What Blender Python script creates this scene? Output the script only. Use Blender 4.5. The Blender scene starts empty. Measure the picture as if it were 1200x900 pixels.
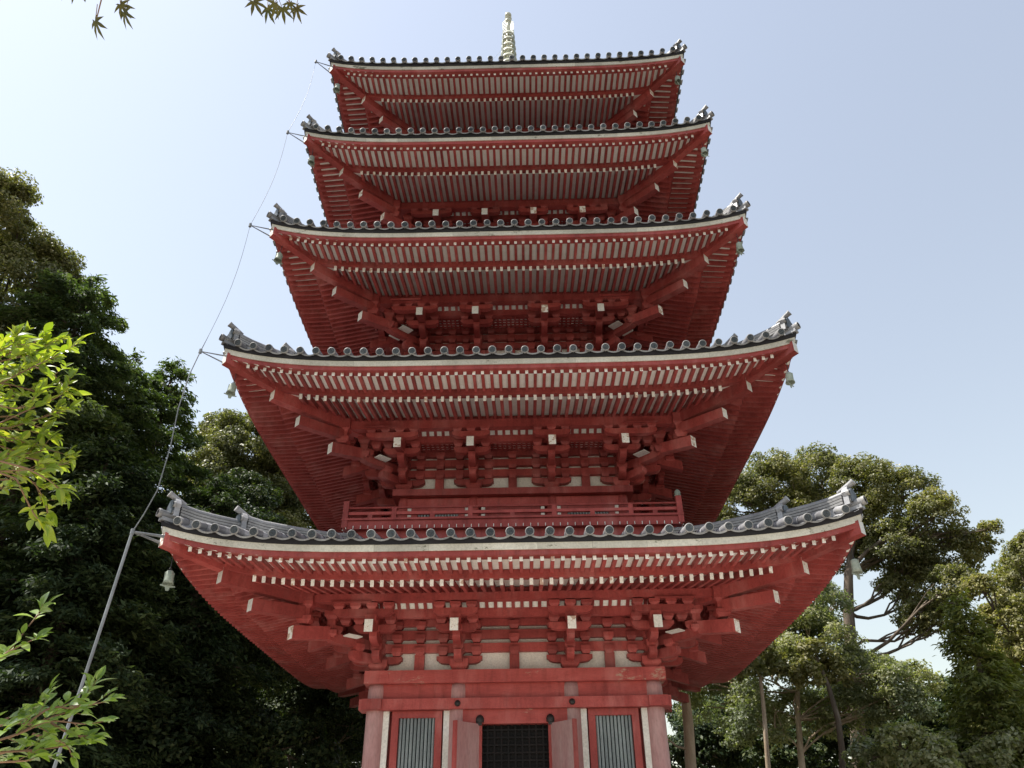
import bpy, math, random
import numpy as np
from mathutils import Matrix, Vector

R = math.radians
scene = bpy.context.scene
COL = scene.collection
random.seed(7)
rng = np.random.default_rng(11)

# ------------------------------------------------------------------ camera
def make_camera():
    pitch, yaw, roll = R(32.5695), R(0.80312), R(0.67919)
    fwd = Vector((-math.sin(yaw)*math.cos(pitch), math.cos(yaw)*math.cos(pitch), math.sin(pitch)))
    right = Vector((math.cos(yaw), math.sin(yaw), 0))
    up = right.cross(fwd)
    cr, sr = math.cos(roll), math.sin(roll)
    r2 = right*cr - up*sr
    u2 = right*sr + up*cr
    cam = bpy.data.cameras.new('camera')
    cam.sensor_fit = 'HORIZONTAL'
    cam.sensor_width = 36.0
    cam.lens = 27.0
    cam.clip_start = 0.05
    cam.clip_end = 3000
    o = bpy.data.objects.new('camera', cam)
    m = Matrix.Identity(4)
    for r in range(3):
        m[r][0] = r2[r]; m[r][1] = u2[r]; m[r][2] = -fwd[r]
    m.translation = Vector((0.25619, -20.0, 1.6))
    o.matrix_world = m
    COL.objects.link(o)
    scene.camera = o
make_camera()

# ------------------------------------------------------------------ sky, sun, exposure
SUN_EL, SUN_AZ = R(64), R(-94)          # azimuth measured from +Y towards +X: the sun stands to the left, a little behind the pagoda
world = bpy.data.worlds.new('World')
scene.world = world
world.use_nodes = True
nt = world.node_tree
bg = nt.nodes['Background']
sky = nt.nodes.new('ShaderNodeTexSky')
sky.sky_type = 'NISHITA'
sky.sun_disc = False
sky.sun_elevation = SUN_EL
sky.sun_rotation = SUN_AZ
sky.altitude = 100
sky.air_density = 2.0
sky.dust_density = 1.0
sky.ozone_density = 1.5
hs = nt.nodes.new('ShaderNodeHueSaturation')          # the thin summer haze pales the whole sky evenly
hs.inputs['Saturation'].default_value = 0.58
hs.inputs['Hue'].default_value = 0.508
nt.links.new(sky.outputs[0], hs.inputs['Color'])
nt.links.new(hs.outputs[0], bg.inputs[0])
bg.inputs[1].default_value = 0.112
sd = Vector((math.sin(SUN_AZ)*math.cos(SUN_EL), math.cos(SUN_AZ)*math.cos(SUN_EL), math.sin(SUN_EL)))
sl = bpy.data.lights.new('sun', 'SUN')
sl.energy = 5.0
sl.angle = R(0.53)
sl.color = (1.0, 0.95, 0.87)
so = bpy.data.objects.new('sun', sl)
so.rotation_euler = sd.to_track_quat('Z', 'Y').to_euler()
so.location = sd*60
COL.objects.link(so)
scene.view_settings.view_transform = 'Standard'
scene.view_settings.look = 'None'
scene.view_settings.gamma = 1.0
scene.view_settings.exposure = 0.74
scene.cycles.max_bounces = 8
scene.cycles.diffuse_bounces = 4
scene.cycles.transparent_max_bounces = 6

# ------------------------------------------------------------------ materials
def nodes_of(name):
    m = bpy.data.materials.new(name)
    m.use_nodes = True
    return m, m.node_tree, m.node_tree.nodes['Principled BSDF']

def ramp(t, stops):
    n = t.nodes.new('ShaderNodeValToRGB')
    el = n.color_ramp.elements
    while len(el) < len(stops):
        el.new(0.5)
    for e, (p, c) in zip(el, stops):
        e.position = p
        e.color = c if len(c) == 4 else (*c, 1)
    return n

def noise(t, scale, detail=4, rough=.6, coord='Object', stretch=None):
    tc = t.nodes.new('ShaderNodeTexCoord')
    n = t.nodes.new('ShaderNodeTexNoise')
    n.inputs['Scale'].default_value = scale
    n.inputs['Detail'].default_value = detail
    n.inputs['Roughness'].default_value = rough
    src = tc.outputs[coord]
    if coord == 'World':
        src = None
    if stretch:
        mp = t.nodes.new('ShaderNodeMapping')
        mp.inputs['Scale'].default_value = stretch
        t.links.new(src, mp.inputs['Vector'])
        src = mp.outputs[0]
    t.links.new(src, n.inputs['Vector'])
    return n

def posnoise(t, scale, detail=4, rough=.6, stretch=None):
    g = t.nodes.new('ShaderNodeNewGeometry')
    n = t.nodes.new('ShaderNodeTexNoise')
    n.inputs['Scale'].default_value = scale
    n.inputs['Detail'].default_value = detail
    n.inputs['Roughness'].default_value = rough
    src = g.outputs['Position']
    if stretch:
        mp = t.nodes.new('ShaderNodeMapping')
        mp.inputs['Scale'].default_value = stretch
        t.links.new(src, mp.inputs['Vector'])
        src = mp.outputs[0]
    t.links.new(src, n.inputs['Vector'])
    return n

def mixc(t, fac, a, b, blend='MIX'):
    n = t.nodes.new('ShaderNodeMix')
    n.data_type = 'RGBA'
    n.blend_type = blend
    if isinstance(fac, (int, float)):
        n.inputs[0].default_value = fac
    else:
        t.links.new(fac, n.inputs[0])
    for s, v in ((6, a), (7, b)):
        if isinstance(v, tuple):
            n.inputs[s].default_value = (*v, 1) if len(v) == 3 else v
        else:
            t.links.new(v, n.inputs[s])
    return n.outputs[2]

def paint(name, base, dark, light, rough=.55, wear=None, wear_at=.66, wear_scale=1.3, bump=.15, grain=(1, 1, 1), rand=.16, spec=.25, fade=None, peel=None):
    """Painted or plain surface: broad tone drift, fine grain, per-object drift, optional worn patches."""
    m, t, b = nodes_of(name)
    n1 = posnoise(t, 1.6, 5, .6, grain)
    c = ramp(t, [(.3, dark), (.52, base), (.75, light)])
    t.links.new(n1.outputs[0], c.inputs[0])
    out = c.outputs[0]
    n2 = posnoise(t, 26, 4, .65, grain)
    c2 = ramp(t, [(.25, (.78, .78, .78)), (.6, (1.06, 1.06, 1.06))])
    t.links.new(n2.outputs[0], c2.inputs[0])
    out = mixc(t, 1.0, out, c2.outputs[0], 'MULTIPLY')
    if fade:        # soft bleached patches and thin streaks running with the weather
        n4 = posnoise(t, .9, 6, .65, (1.6, 1.6, .5))
        c4 = ramp(t, [(.52, (0, 0, 0)), (.78, (.85, .85, .85))])
        t.links.new(n4.outputs[0], c4.inputs[0])
        out = mixc(t, c4.outputs[0], out, fade)
        n5 = posnoise(t, 7, 5, .7, (1, 1, .16))
        c5 = ramp(t, [(.3, (.62, .58, .58)), (.5, (1, 1, 1))])
        t.links.new(n5.outputs[0], c5.inputs[0])
        out = mixc(t, .75, out, c5.outputs[0], 'MULTIPLY')
    oi = t.nodes.new('ShaderNodeObjectInfo')
    if peel:        # some pieces have lost part of their paint
        n6 = posnoise(t, 9, 3, .6)
        ad = t.nodes.new('ShaderNodeMath'); ad.operation = 'MULTIPLY_ADD'
        t.links.new(oi.outputs['Random'], ad.inputs[0]); ad.inputs[1].default_value = .42
        t.links.new(n6.outputs[0], ad.inputs[2])
        c6 = ramp(t, [(.87, (0, 0, 0)), (.93, (1, 1, 1))])
        t.links.new(ad.outputs[0], c6.inputs[0])
        out = mixc(t, c6.outputs[0], out, peel)
    rr = t.nodes.new('ShaderNodeMapRange')
    rr.inputs['To Min'].default_value = 1 - rand
    rr.inputs['To Max'].default_value = 1 + rand
    t.links.new(oi.outputs['Random'], rr.inputs['Value'])
    cc = t.nodes.new('ShaderNodeCombineColor')
    for k in range(3):
        t.links.new(rr.outputs[0], cc.inputs[k])
    out = mixc(t, 1.0, out, cc.outputs[0], 'MULTIPLY')
    if wear:
        n3 = posnoise(t, wear_scale, 8, .72, (1, 1, 2.2))
        c3 = ramp(t, [(wear_at, (0, 0, 0)), (wear_at + .035, (1, 1, 1))])
        t.links.new(n3.outputs[0], c3.inputs[0])
        out = mixc(t, c3.outputs[0], out, wear)
    t.links.new(out, b.inputs['Base Color'])
    b.inputs['Roughness'].default_value = rough
    b.inputs['Specular IOR Level'].default_value = spec
    if bump:
        bp = t.nodes.new('ShaderNodeBump')
        bp.inputs['Strength'].default_value = bump
        bp.inputs['Distance'].default_value = .01
        t.links.new(n2.outputs[0], bp.inputs['Height'])
        t.links.new(bp.outputs[0], b.inputs['Normal'])
    return m

def leafmat(name, cols, trans=.35, rough=.5, tcol=None, spec=.3):
    m, t, b = nodes_of(name)
    g = t.nodes.new('ShaderNodeNewGeometry')
    oi = t.nodes.new('ShaderNodeObjectInfo')
    ad = t.nodes.new('ShaderNodeMath'); ad.operation = 'ADD'
    t.links.new(g.outputs['Random Per Island'], ad.inputs[0])
    t.links.new(oi.outputs['Random'], ad.inputs[1])
    fr = t.nodes.new('ShaderNodeMath'); fr.operation = 'FRACT'
    t.links.new(ad.outputs[0], fr.inputs[0])
    k = len(cols)
    c = ramp(t, [(i/(k-1), cols[i]) for i in range(k)])
    t.links.new(fr.outputs[0], c.inputs[0])
    n = posnoise(t, .35, 2, .5)
    c2 = ramp(t, [(.35, (.72, .78, .8)), (.65, (1.2, 1.15, .95))])
    t.links.new(n.outputs[0], c2.inputs[0])
    col = mixc(t, 1.0, c.outputs[0], c2.outputs[0], 'MULTIPLY')
    t.links.new(col, b.inputs['Base Color'])
    b.inputs['Roughness'].default_value = rough
    b.inputs['Specular IOR Level'].default_value = spec
    tr = t.nodes.new('ShaderNodeBsdfTranslucent')
    tc = mixc(t, 1.0, col, tcol or (1.5, 1.7, .6), 'MULTIPLY')
    t.links.new(tc, tr.inputs['Color'])
    mx = t.nodes.new('ShaderNodeMixShader')
    mx.inputs[0].default_value = trans
    t.links.new(b.outputs[0], mx.inputs[1])
    t.links.new(tr.outputs[0], mx.inputs[2])
    t.links.new(mx.outputs[0], t.nodes['Material Output'].inputs['Surface'])
    return m

RED = paint('vermilion_paint', (.355, .066, .059), (.275, .049, .045), (.425, .10, .09), fade=(.47, .18, .165), rand=.2)
RED_WORN = paint('worn_vermilion_paint', (.355, .066, .058), (.285, .05, .045), (.425, .10, .09), fade=(.45, .15, .135), wear=(.42, .25, .19), wear_at=.595, wear_scale=.75, grain=(.4, 1, 2))
RED_FADED = paint('faded_vermilion_paint', (.38, .21, .205), (.33, .145, .14), (.45, .31, .295), grain=(1, 1, .25), bump=.2)
WHITE = paint('white_paint', (.76, .74, .69), (.66, .63, .57), (.80, .79, .76), rough=.6, rand=.08)
WHITE_END = paint('white_rafter_end_paint', (.82, .80, .76), (.74, .71, .66), (.84, .83, .81), rough=.6, rand=.14, peel=(.50, .36, .29))
CREAM = paint('cream_soffit_board', (.80, .775, .72), (.74, .71, .64), (.83, .81, .78), rough=.7, grain=(4, 4, 1))
FASCIA = paint('weathered_white_board', (.58, .55, .475), (.47, .44, .37), (.64, .615, .55), rough=.65, wear=(.20, .19, .14), wear_at=.605, wear_scale=2.1)
TILE = paint('grey_roof_tile', (.27, .27, .285), (.17, .17, .18), (.37, .37, .38), rough=.42, rand=.28, bump=.3, spec=.5, wear=(.36, .36, .33), wear_at=.60, wear_scale=5)
TILE_EDGE = paint('pale_worn_tile_edge', (.29, .285, .285), (.18, .175, .18), (.42, .41, .40), rough=.5, rand=.15, bump=.3)
TILE_FACE = paint('dark_tile_face', (.085, .10, .115), (.055, .065, .08), (.135, .15, .165), rough=.5, rand=.2, bump=.4)
TILE_DARK = paint('dark_tile_underside', (.026, .025, .03), (.018, .018, .022), (.04, .038, .042), rough=.8)
COPPER = paint('verdigris_bronze', (.31, .35, .29), (.23, .26, .22), (.42, .45, .37), rough=.55, bump=.3)
SPIRE = paint('pale_gilded_bronze', (.62, .62, .50), (.48, .49, .40), (.72, .72, .60), rough=.4, bump=.2)
IRON = paint('black_iron', (.018, .016, .016), (.012, .012, .012), (.03, .028, .028), rough=.5, spec=.4)
STEEL = paint('grey_galvanised_steel', (.20, .215, .23), (.15, .16, .17), (.26, .275, .29), rough=.45, spec=.5)
BARS = paint('grey_green_window_bars', (.36, .41, .42), (.30, .34, .36), (.43, .48, .49), rough=.6)
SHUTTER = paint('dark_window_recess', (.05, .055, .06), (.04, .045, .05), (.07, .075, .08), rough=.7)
DARKWOOD_SHADE = paint('lattice_wood_and_interior_shade', (.007, .005, .005), (.005, .004, .004), (.011, .008, .007), rough=.7)  # dark lattice wood; its black also paints the shade inside the doorway
BARK = paint('grey_brown_bark', (.13, .10, .075), (.07, .055, .042), (.22, .18, .14), rough=.9, grain=(3, 3, .6), bump=.7)
BARK_PALE = paint('pale_bark', (.40, .31, .22), (.27, .20, .14), (.52, .43, .33), rough=.85, grain=(3, 3, .5), bump=.6)
TWIG = paint('reddish_twig_bark', (.25, .15, .09), (.17, .10, .06), (.33, .22, .14), rough=.8)
STONE = paint('grey_granite', (.34, .33, .31), (.28, .27, .25), (.40, .39, .37), rough=.8)
SOIL = paint('forest_floor_soil', (.075, .06, .04), (.05, .045, .028), (.11, .09, .055), rough=1)
SAND = paint('pale_sandy_gravel', (.47, .435, .375), (.40, .37, .32), (.53, .49, .43), rough=.95)
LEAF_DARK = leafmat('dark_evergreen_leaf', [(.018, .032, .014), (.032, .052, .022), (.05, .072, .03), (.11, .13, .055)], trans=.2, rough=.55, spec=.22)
LEAF_OLIVE = leafmat('olive_camphor_leaf', [(.10, .11, .045), (.15, .15, .065), (.20, .19, .09), (.28, .255, .135)], trans=.34, rough=.45, spec=.4)
LEAF_MID = leafmat('mid_green_leaf', [(.14, .16, .09), (.19, .205, .12), (.24, .25, .16), (.32, .32, .22)], trans=.4, rough=.45, spec=.4)
LEAF_CONIFER = leafmat('cypress_spray', [(.045, .07, .03), (.07, .10, .04), (.10, .135, .055), (.15, .18, .075)], trans=.32, rough=.6)
LEAF_SHADE = leafmat('shaded_cypress_spray', [(.02, .036, .017), (.035, .055, .024), (.05, .075, .032), (.085, .11, .05)], trans=.22, rough=.65, spec=.2)  # darker copy of the cypress spray, shade put into its colour
LEAF_YELLOW = leafmat('yellow_green_cypress_spray', [(.085, .11, .03), (.13, .15, .045), (.18, .19, .06), (.08, .105, .04)], trans=.32, rough=.6)
LEAF_FRONT = leafmat('young_bright_leaf', [(.16, .25, .035), (.24, .33, .05), (.33, .39, .07), (.20, .29, .05), (.40, .42, .09)], trans=.5, rough=.35, tcol=(1.6, 1.5, .35), spec=.5)
LEAF_LOW = leafmat('glossy_green_leaf', [(.11, .18, .04), (.16, .24, .06), (.21, .29, .08), (.13, .2, .05)], trans=.38, rough=.3, tcol=(1.5, 1.6, .5), spec=.5)
LEAF_MAPLE = leafmat('bronze_green_maple_leaf', [(.045, .048, .02), (.06, .056, .024), (.042, .05, .02)], trans=.3, rough=.5, tcol=(1.1, .95, .4))

# ------------------------------------------------------------------ mesh helpers
class MB:
    def __init__(s):
        s.v = []; s.f = []; s.m = []; s.s = []
    def add(s, vs, fs, mat=0, smooth=False):
        o = len(s.v)
        s.v.extend(tuple(v) for v in vs)
        for k, f in enumerate(fs):
            s.f.append(tuple(i + o for i in f))
            s.m.append(mat[k] if isinstance(mat, (list, tuple)) else mat)
            s.s.append(smooth)
        return s
    def hexa(s, p, mat=0, endmat=None):
        # p: bottom 0-3, top 4-7 (counter-clockwise from above, edge 0-1 is the outer end)
        fs = [(3, 2, 1, 0), (4, 5, 6, 7), (0, 1, 5, 4), (1, 2, 6, 5), (2, 3, 7, 6), (3, 0, 4, 7)]
        ms = [mat]*6
        if endmat is not None:
            ms[2] = endmat
        return s.add(p, fs, ms)
    def box(s, c, d, mat=0, M=None):
        x, y, z = c; a, b, h = d[0]/2, d[1]/2, d[2]/2
        p = [(x-a, y-b, z-h), (x+a, y-b, z-h), (x+a, y+b, z-h), (x-a, y+b, z-h),
             (x-a, y-b, z+h), (x+a, y-b, z+h), (x+a, y+b, z+h), (x-a, y+b, z+h)]
        if M is not None:
            p = [M @ Vector(q) for q in p]
        return s.hexa(p, mat)
    def beam(s, a, b, w, h, mat=0, endmat=None):
        # rectangular beam, outer end at a; vertical end faces
        a = Vector(a); b = Vector(b)
        d = (b - a); d.z = 0
        d.normalize()
        r = Vector((d.y, -d.x, 0))*(w/2)
        up = Vector((0, 0, h/2))
        p = [a - up + r*-1, a - up + r, b - up + r, b - up - r, a + up - r, a + up + r, b + up + r, b + up - r]
        return s.hexa(p, mat, endmat)
    def frustum(s, c, d0, d1, h, mat=0, M=None):
        x, y, z = c
        p = []
        for dd, zz in ((d0, z), (d1, z+h)):
            a, b = dd[0]/2, dd[1]/2
            p += [(x-a, y-b, zz), (x+a, y-b, zz), (x+a, y+b, zz), (x-a, y+b, zz)]
        if M is not None:
            p = [M @ Vector(q) for q in p]
        return s.hexa(p, mat)
    def prism(s, poly, t, axis='y', mat=0, off=0., M=None):
        # poly in the plane perpendicular to axis: 'y' -> (x, z); 'x' -> (y, z)
        n = len(poly)
        vs = []
        for e in (-t/2 + off, t/2 + off):
            for (u, z) in poly:
                vs.append((u, e, z) if axis == 'y' else (e, u, z))
        if M is not None:
            vs = [M @ Vector(q) for q in vs]
        fs = [tuple(range(n-1, -1, -1)), tuple(range(n, 2*n))]
        for i in range(n):
            j = (i+1) % n
            fs.append((i, j, n+j, n+i))
        return s.add(vs, fs, mat)
    def tube(s, pts, r, n=8, mat=0, smooth=True, cap=True):
        pts = [Vector(p) for p in pts]
        rs = r if isinstance(r, (list, tuple)) else [r]*len(pts)
        vs = []; fs = []
        ref = Vector((0.31, 0.2, 0.93))
        for i, p in enumerate(pts):
            d = (pts[min(i+1, len(pts)-1)] - pts[max(i-1, 0)])
            if d.length < 1e-9: d = Vector((0, 0, 1))
            d.normalize()
            a = d.cross(ref)
            if a.length < 1e-3: a = d.cross(Vector((1, 0, 0)))
            a.normalize(); b = d.cross(a)
            for k in range(n):
                t = 2*math.pi*k/n
                vs.append(p + (a*math.cos(t) + b*math.sin(t))*rs[i])
        for i in range(len(pts)-1):
            for k in range(n):
                k2 = (k+1) % n
                fs.append((i*n+k, i*n+k2, (i+1)*n+k2, (i+1)*n+k))
        s.add(vs, fs, mat, smooth)
        if cap:
            s.add(vs[:n], [tuple(range(n-1, -1, -1))], mat)
            s.add(vs[-n:], [tuple(range(n))], mat)
        return s
    def lathe(s, prof, n=16, M=None, mat=0, smooth=True, mats=None):
        vs = []; fs = []; ms = []
        for (r, z) in prof:
            for k in range(n):
                t = 2*math.pi*(k+.5)/n
                v = Vector((r*math.cos(t), r*math.sin(t), z))
                vs.append(M @ v if M is not None else v)
        for i in range(len(prof)-1):
            for k in range(n):
                k2 = (k+1) % n
                fs.append((i*n+k, i*n+k2, (i+1)*n+k2, (i+1)*n+k))
                ms.append(mats[i] if mats else mat)
        return s.add(vs, fs, ms, smooth)
    def grid(s, rows, mat=0, smooth=False, flip=False):
        n = len(rows[0]); vs = [v for r in rows for v in r]; fs = []
        for i in range(len(rows)-1):
            for j in range(n-1):
                q = (i*n+j, i*n+j+1, (i+1)*n+j+1, (i+1)*n+j)
                fs.append(q[::-1] if flip else q)
        return s.add(vs, fs, mat, smooth)
    def append(s, o, M=None):
        vs = [tuple(M @ Vector(v)) for v in o.v] if M is not None else o.v
        k = len(s.v)
        s.v.extend(vs)
        s.f.extend(tuple(i+k for i in f) for f in o.f)
        s.m.extend(o.m); s.s.extend(o.s)
        return s
    def mesh(s, name, mats):
        me = bpy.data.meshes.new(name)
        me.from_pydata([tuple(v) for v in s.v], [], s.f)
        for m in mats:
            me.materials.append(m)
        me.polygons.foreach_set('material_index', s.m)
        me.polygons.foreach_set('use_smooth', s.s)
        me.update()
        return me

def put(name, me, parent=None, M=None, stuff=False):
    o = bpy.data.objects.new(name, me)
    COL.objects.link(o)
    if parent is not None:
        o.parent = parent
    if M is not None:
        o.matrix_local = M
    if stuff:
        o['kind'] = 'stuff'
    return o

def obj(name, mb, mats, parent=None, M=None, stuff=False):
    if not isinstance(mats, (list, tuple)):
        mats = [mats]
    return put(name, mb.mesh(name, mats), parent, M, stuff)

def thing(name, label, cat, loc=(0, 0, 0), rz=0, group=None):
    o = bpy.data.objects.new(name, None)
    o.empty_display_size = .3
    COL.objects.link(o)
    o.location = loc
    o.rotation_euler = (0, 0, rz)
    o['label'] = label
    o['category'] = cat
    if group:
        o['group'] = group
    return o

def T(x, y, z): return Matrix.Translation((x, y, z))
def RZ(a): return Matrix.Rotation(a, 4, 'Z')
SIDE = [RZ(math.pi/2*k) for k in range(4)]

# ------------------------------------------------------------------ ground
gm = MB()
rings = [0, 4, 8, 14, 24, 40, 80, 200, 600, 1500]
rows = []
for r in rings:
    rows.append([(r*math.cos(2*math.pi*k/48), r*math.sin(2*math.pi*k/48), 0.0) for k in range(49)])
gm.grid(rows, 0, True, flip=True)
g = obj('ground', gm, SOIL)
g['kind'] = 'structure'
cm = MB()                                   # unseen pale gravel sheet above the soil, shaped to bounce light under the lowest eaves
edge = [(9.0, -1.0), (8.6, 3.5), (6.6, 6.2), (2.5, 7.2), (-2.5, 7.0), (-6.2, 5.6), (-7.8, 2.5), (-8.2, -2.5), (-8.6, -7.5), (-7.4, -13), (-6.8, -20), (-8.0, -30), (9.5, -30), (8.8, -20), (9.6, -12), (10.2, -6)]
n = len(edge)
cm.add([(0, -6, .006)] + [(x, y, .006) for x, y in edge], [(0, (i+1) % n + 1, i + 1) for i in range(n)])
c = obj('gravel_bounce_sheet', cm, SAND)
c['kind'] = 'structure'

# ------------------------------------------------------------------ the pagoda: one thing
pagoda = thing('five_storied_pagoda', 'tall vermilion five storied pagoda with grey tiled roofs and white rafter ends', 'pagoda')

LEV = []
_w = [6.529, 6.265, 5.957, 5.688, 5.434]
_zc = [6.744, 11.027, 15.090, 18.933, 22.520]
_zt = [7.188, 11.459, 15.516, 19.335, 22.851]
_b = [2.90, 2.66, 2.40, 2.16, 1.92]
_inner = [.407, .36, .383, .333, .333]
_nf = [63, 61, 59, 57, 55]
_nb = [53, 51, 49, 47, 45]
_cap = [35, 35, 34, 33, 32]
_sp = [.1928, .1908, .1880, .1848, .1806]
for i in range(5):
    LEV.append(dict(i=i, w=_w[i], zc=_zc[i], L=_zt[i]-_zc[i], b=_b[i], xi=_b[i]*_inner[i], nf=_nf[i], nb=_nb[i], nc=_cap[i], sp=_sp[i], op=_w[i]-2.33-_b[i]))

def lift(lv, t, d, fade=2.45):
    return lv['L']*min(1.05, abs(t))**5*max(0., 1 - d/fade)

def E(lv, t, d, dz, fade=2.45):          # front eave point: t in -1..1 between the hips, d inwards from the fascia
    a = lv['w'] - d
    return Vector((t*a, -a, lv['zc'] + dz + lift(lv, t, d, fade)))

def EU(lv, u, d, dz, fade=2.45):
    a = lv['w'] - d
    return Vector((u, -a, lv['zc'] + dz + lift(lv, u/a, d, fade)))

def tsamples(n=36):
    return [math.copysign(abs(x)**.75, x) for x in np.linspace(-1, 1, n+1)]

def strip(mb, lv, sect, mat=0, ts=None, mats=None):
    """sweep a closed cross-section (d, dz) along the front eave, mitred at the hips"""
    ts = ts or tsamples()
    n = len(sect)
    vs = [E(lv, t, d, z) for t in ts for (d, z) in sect]
    fs = []; ms = []
    for i in range(len(ts)-1):
        for k in range(n):
            k2 = (k+1) % n
            fs.append((i*n+k, i*n+k2, (i+1)*n+k2, (i+1)*n+k))
            ms.append(mats[k] if mats else mat)
    mb.add(vs, fs, ms)
    mb.add(vs[:n], [tuple(range(n-1, -1, -1))], mat)
    mb.add(vs[-n:], [tuple(range(n))], mat)

def four(mb, one):
    for k in range(4):
        mb.append(one, SIDE[k])

# profile of the eave (d, dz relative to the fascia's top edge)
def fly_top(d): return -.222 + (d-.13)*.03
def base_top(d): return -.365 + (d-.91)*.21
D_FLY0, D_FLY1 = .13, 1.0
D_BASE0, D_BASE1 = .91, 2.5

def rafter_mesh(name):
    mb = MB()
    p = [(-.5, 0, -1), (.5, 0, -1), (.5, 1, -1), (-.5, 1, -1), (-.5, 0, 0), (.5, 0, 0), (.5, 1, 0), (-.5, 1, 0)]
    mb.hexa(p, 0, 1)
    return mb, mb.mesh(name, [RED, WHITE_END])
FLY_MB, FLY_ME = rafter_mesh('flying_rafter')
BASE_MB, BASE_ME = rafter_mesh('base_rafter')

def rafter_matrix(lv, u, d0, d1, top, w, h):
    d1 = min(d1, lv['w'] - abs(u) + .02)
    if d1 - d0 < .06:
        return None
    d0 = d0 + random.uniform(-.007, .007)
    u += random.uniform(-.003, .003)
    a = EU(lv, u, d0, top(d0)) + Vector((0, 0, random.uniform(-.003, .0))); b = EU(lv, u, min(d1, lv['w']-abs(u)-.0) if lv['w']-abs(u) < d1 else d1, top(d1))
    dr = b - a
    ln = dr.length
    dr.normalize()
    x = Vector((1, 0, 0)); z = x.cross(dr)
    m = Matrix.Identity(4)
    for r in range(3):
        m[r][0] = x[r]*w; m[r][1] = dr[r]*ln; m[r][2] = z[r]*h
    m.translation = a
    return m

def rafters(lv):
    fly = []; base = []
    for k in range(lv['nf']):
        u = (k - (lv['nf']-1)/2)*lv['sp']
        m = rafter_matrix(lv, u, D_FLY0, D_FLY1, fly_top, .066, .085)
        if m is not None: fly.append(m)
    for k in range(lv['nb']):
        u = (k - (lv['nb']-1)/2)*lv['sp']*.99
        m = rafter_matrix(lv, u, D_BASE0, D_BASE1, base_top, .070, .125)
        if m is not None: base.append(m)
    return fly, base

def build_eaves(lv):
    i = lv['i']
    one = MB()
    ts = tsamples(40)
    # soffit boards over the rafters (cream undersides)
    one.grid([[E(lv, t, d, fly_top(d)+.004) for t in ts] for d in (.05, .35, .65, 1.02)], 0, flip=True)
    one.grid([[E(lv, t, d, base_top(d)+.004) for t in ts] for d in (.96, 1.3, 1.7, 2.1, 2.5, 2.75)], 0, flip=True)
    mb = MB(); four(mb, one)
    eaves = obj('eaves', mb, [CREAM], pagoda)
    # red edge beam under the white board, and the red beam that carries the flying rafters
    one = MB()
    strip(one, lv, [(.035, -.118), (.035, -.221), (.27, -.219), (.27, -.118)])
    mb = MB(); four(mb, one)
    obj('eave_beam', mb, RED, eaves)
    one = MB()
    strip(one, lv, [(.865, -.205), (.865, -.362), (1.03, -.358), (1.03, -.205)])
    mb = MB(); four(mb, one)
    obj('rafter_beam', mb, RED, eaves)
    # white boards, board by board on the front
    edges = [-1 + 2*k/13 for k in range(14)]
    for k in range(13):
        a, b = edges[k], edges[k+1]
        n = 6
        g = .0006 if 0 < k else 0
        ts2 = [a + g + (b-a-g)*j/n for j in range(n+1)]
        fb = MB()
        sh = random.uniform(-.003, .003)
        strip(fb, lv, [(0+sh, 0), (.01+sh, -.122+sh), (.115, -.117), (.115, 0)], ts=ts2)
        obj('eave_board', fb, FASCIA, eaves)
    one = MB()
    strip(one, lv, [(0, 0), (.01, -.122), (.115, -.117), (.115, 0)])
    mb = MB()
    for k in (1, 2, 3): mb.append(one, SIDE[k])
    obj('eave_board', mb, FASCIA, eaves)
    # rafters: the front ones one by one, the other three sides joined
    fly, base = rafters(lv)
    for m in fly: put('flying_rafter', FLY_ME, eaves, m)
    for m in base: put('base_rafter', BASE_ME, eaves, m)
    mb = MB()
    for k in (1, 2, 3):
        deep = Matrix.Diagonal((1, 1, 1.3, 1))
        for m in fly: mb.append(FLY_MB, SIDE[k] @ m @ deep)
        for m in base: mb.append(BASE_MB, SIDE[k] @ m @ deep)
    obj('rafter_rows', mb, [RED, WHITE_END], eaves, stuff=True)
    # hip rafters
    w = lv['w']
    for k in range(4):
        def H(a, dz):
            d = w - a
            return Vector((a, -a, lv['zc'] + dz + lv['L']*max(0, 1-d/2.45)))
        h1 = MB()
        h1.beam(H(w-.03, -.25), H(w-1.25, -.315), .19, .25, 0, 1)
        obj('flying_hip_rafter', h1, [RED, WHITE_END], eaves, SIDE[k])
        h2 = MB()
        h2.beam(H(w-.90, -.50), H(w-2.75, -.30), .20, .30, 0, 1)
        obj('hip_rafter', h2, [RED, WHITE_END], eaves, SIDE[k])
    # eave purlins on the outermost brackets
    for k in range(4):
        p = MB()
        a = w - 2.33
        pb = [-.36, -.42, -.43, -.44, -.44][lv['i']]
        p.box((0, -a, lv['zc']+(pb-.20)/2), (2*a + .45, .19, -.20-pb - .004*(k % 2)))
        p.box((0, -a+.03, lv['zc']-.145), (2*a + .1, .08, .13 - .004*(k % 2)))
        obj('eave_purlin', p, RED, eaves, SIDE[k])
    return eaves

# ---------------------------------------------------------------- roofs
def hroof(d): return .14 + .20*d + .032*d*d

def RP(lv, u, d, dz=0.):
    a = lv['w'] - d
    t = u/max(a, .05)
    return Vector((u, -a, lv['zc'] + hroof(d) + dz + lv['L']*min(1.02, abs(t))**5*max(0., 1-d/2.6)))

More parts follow.
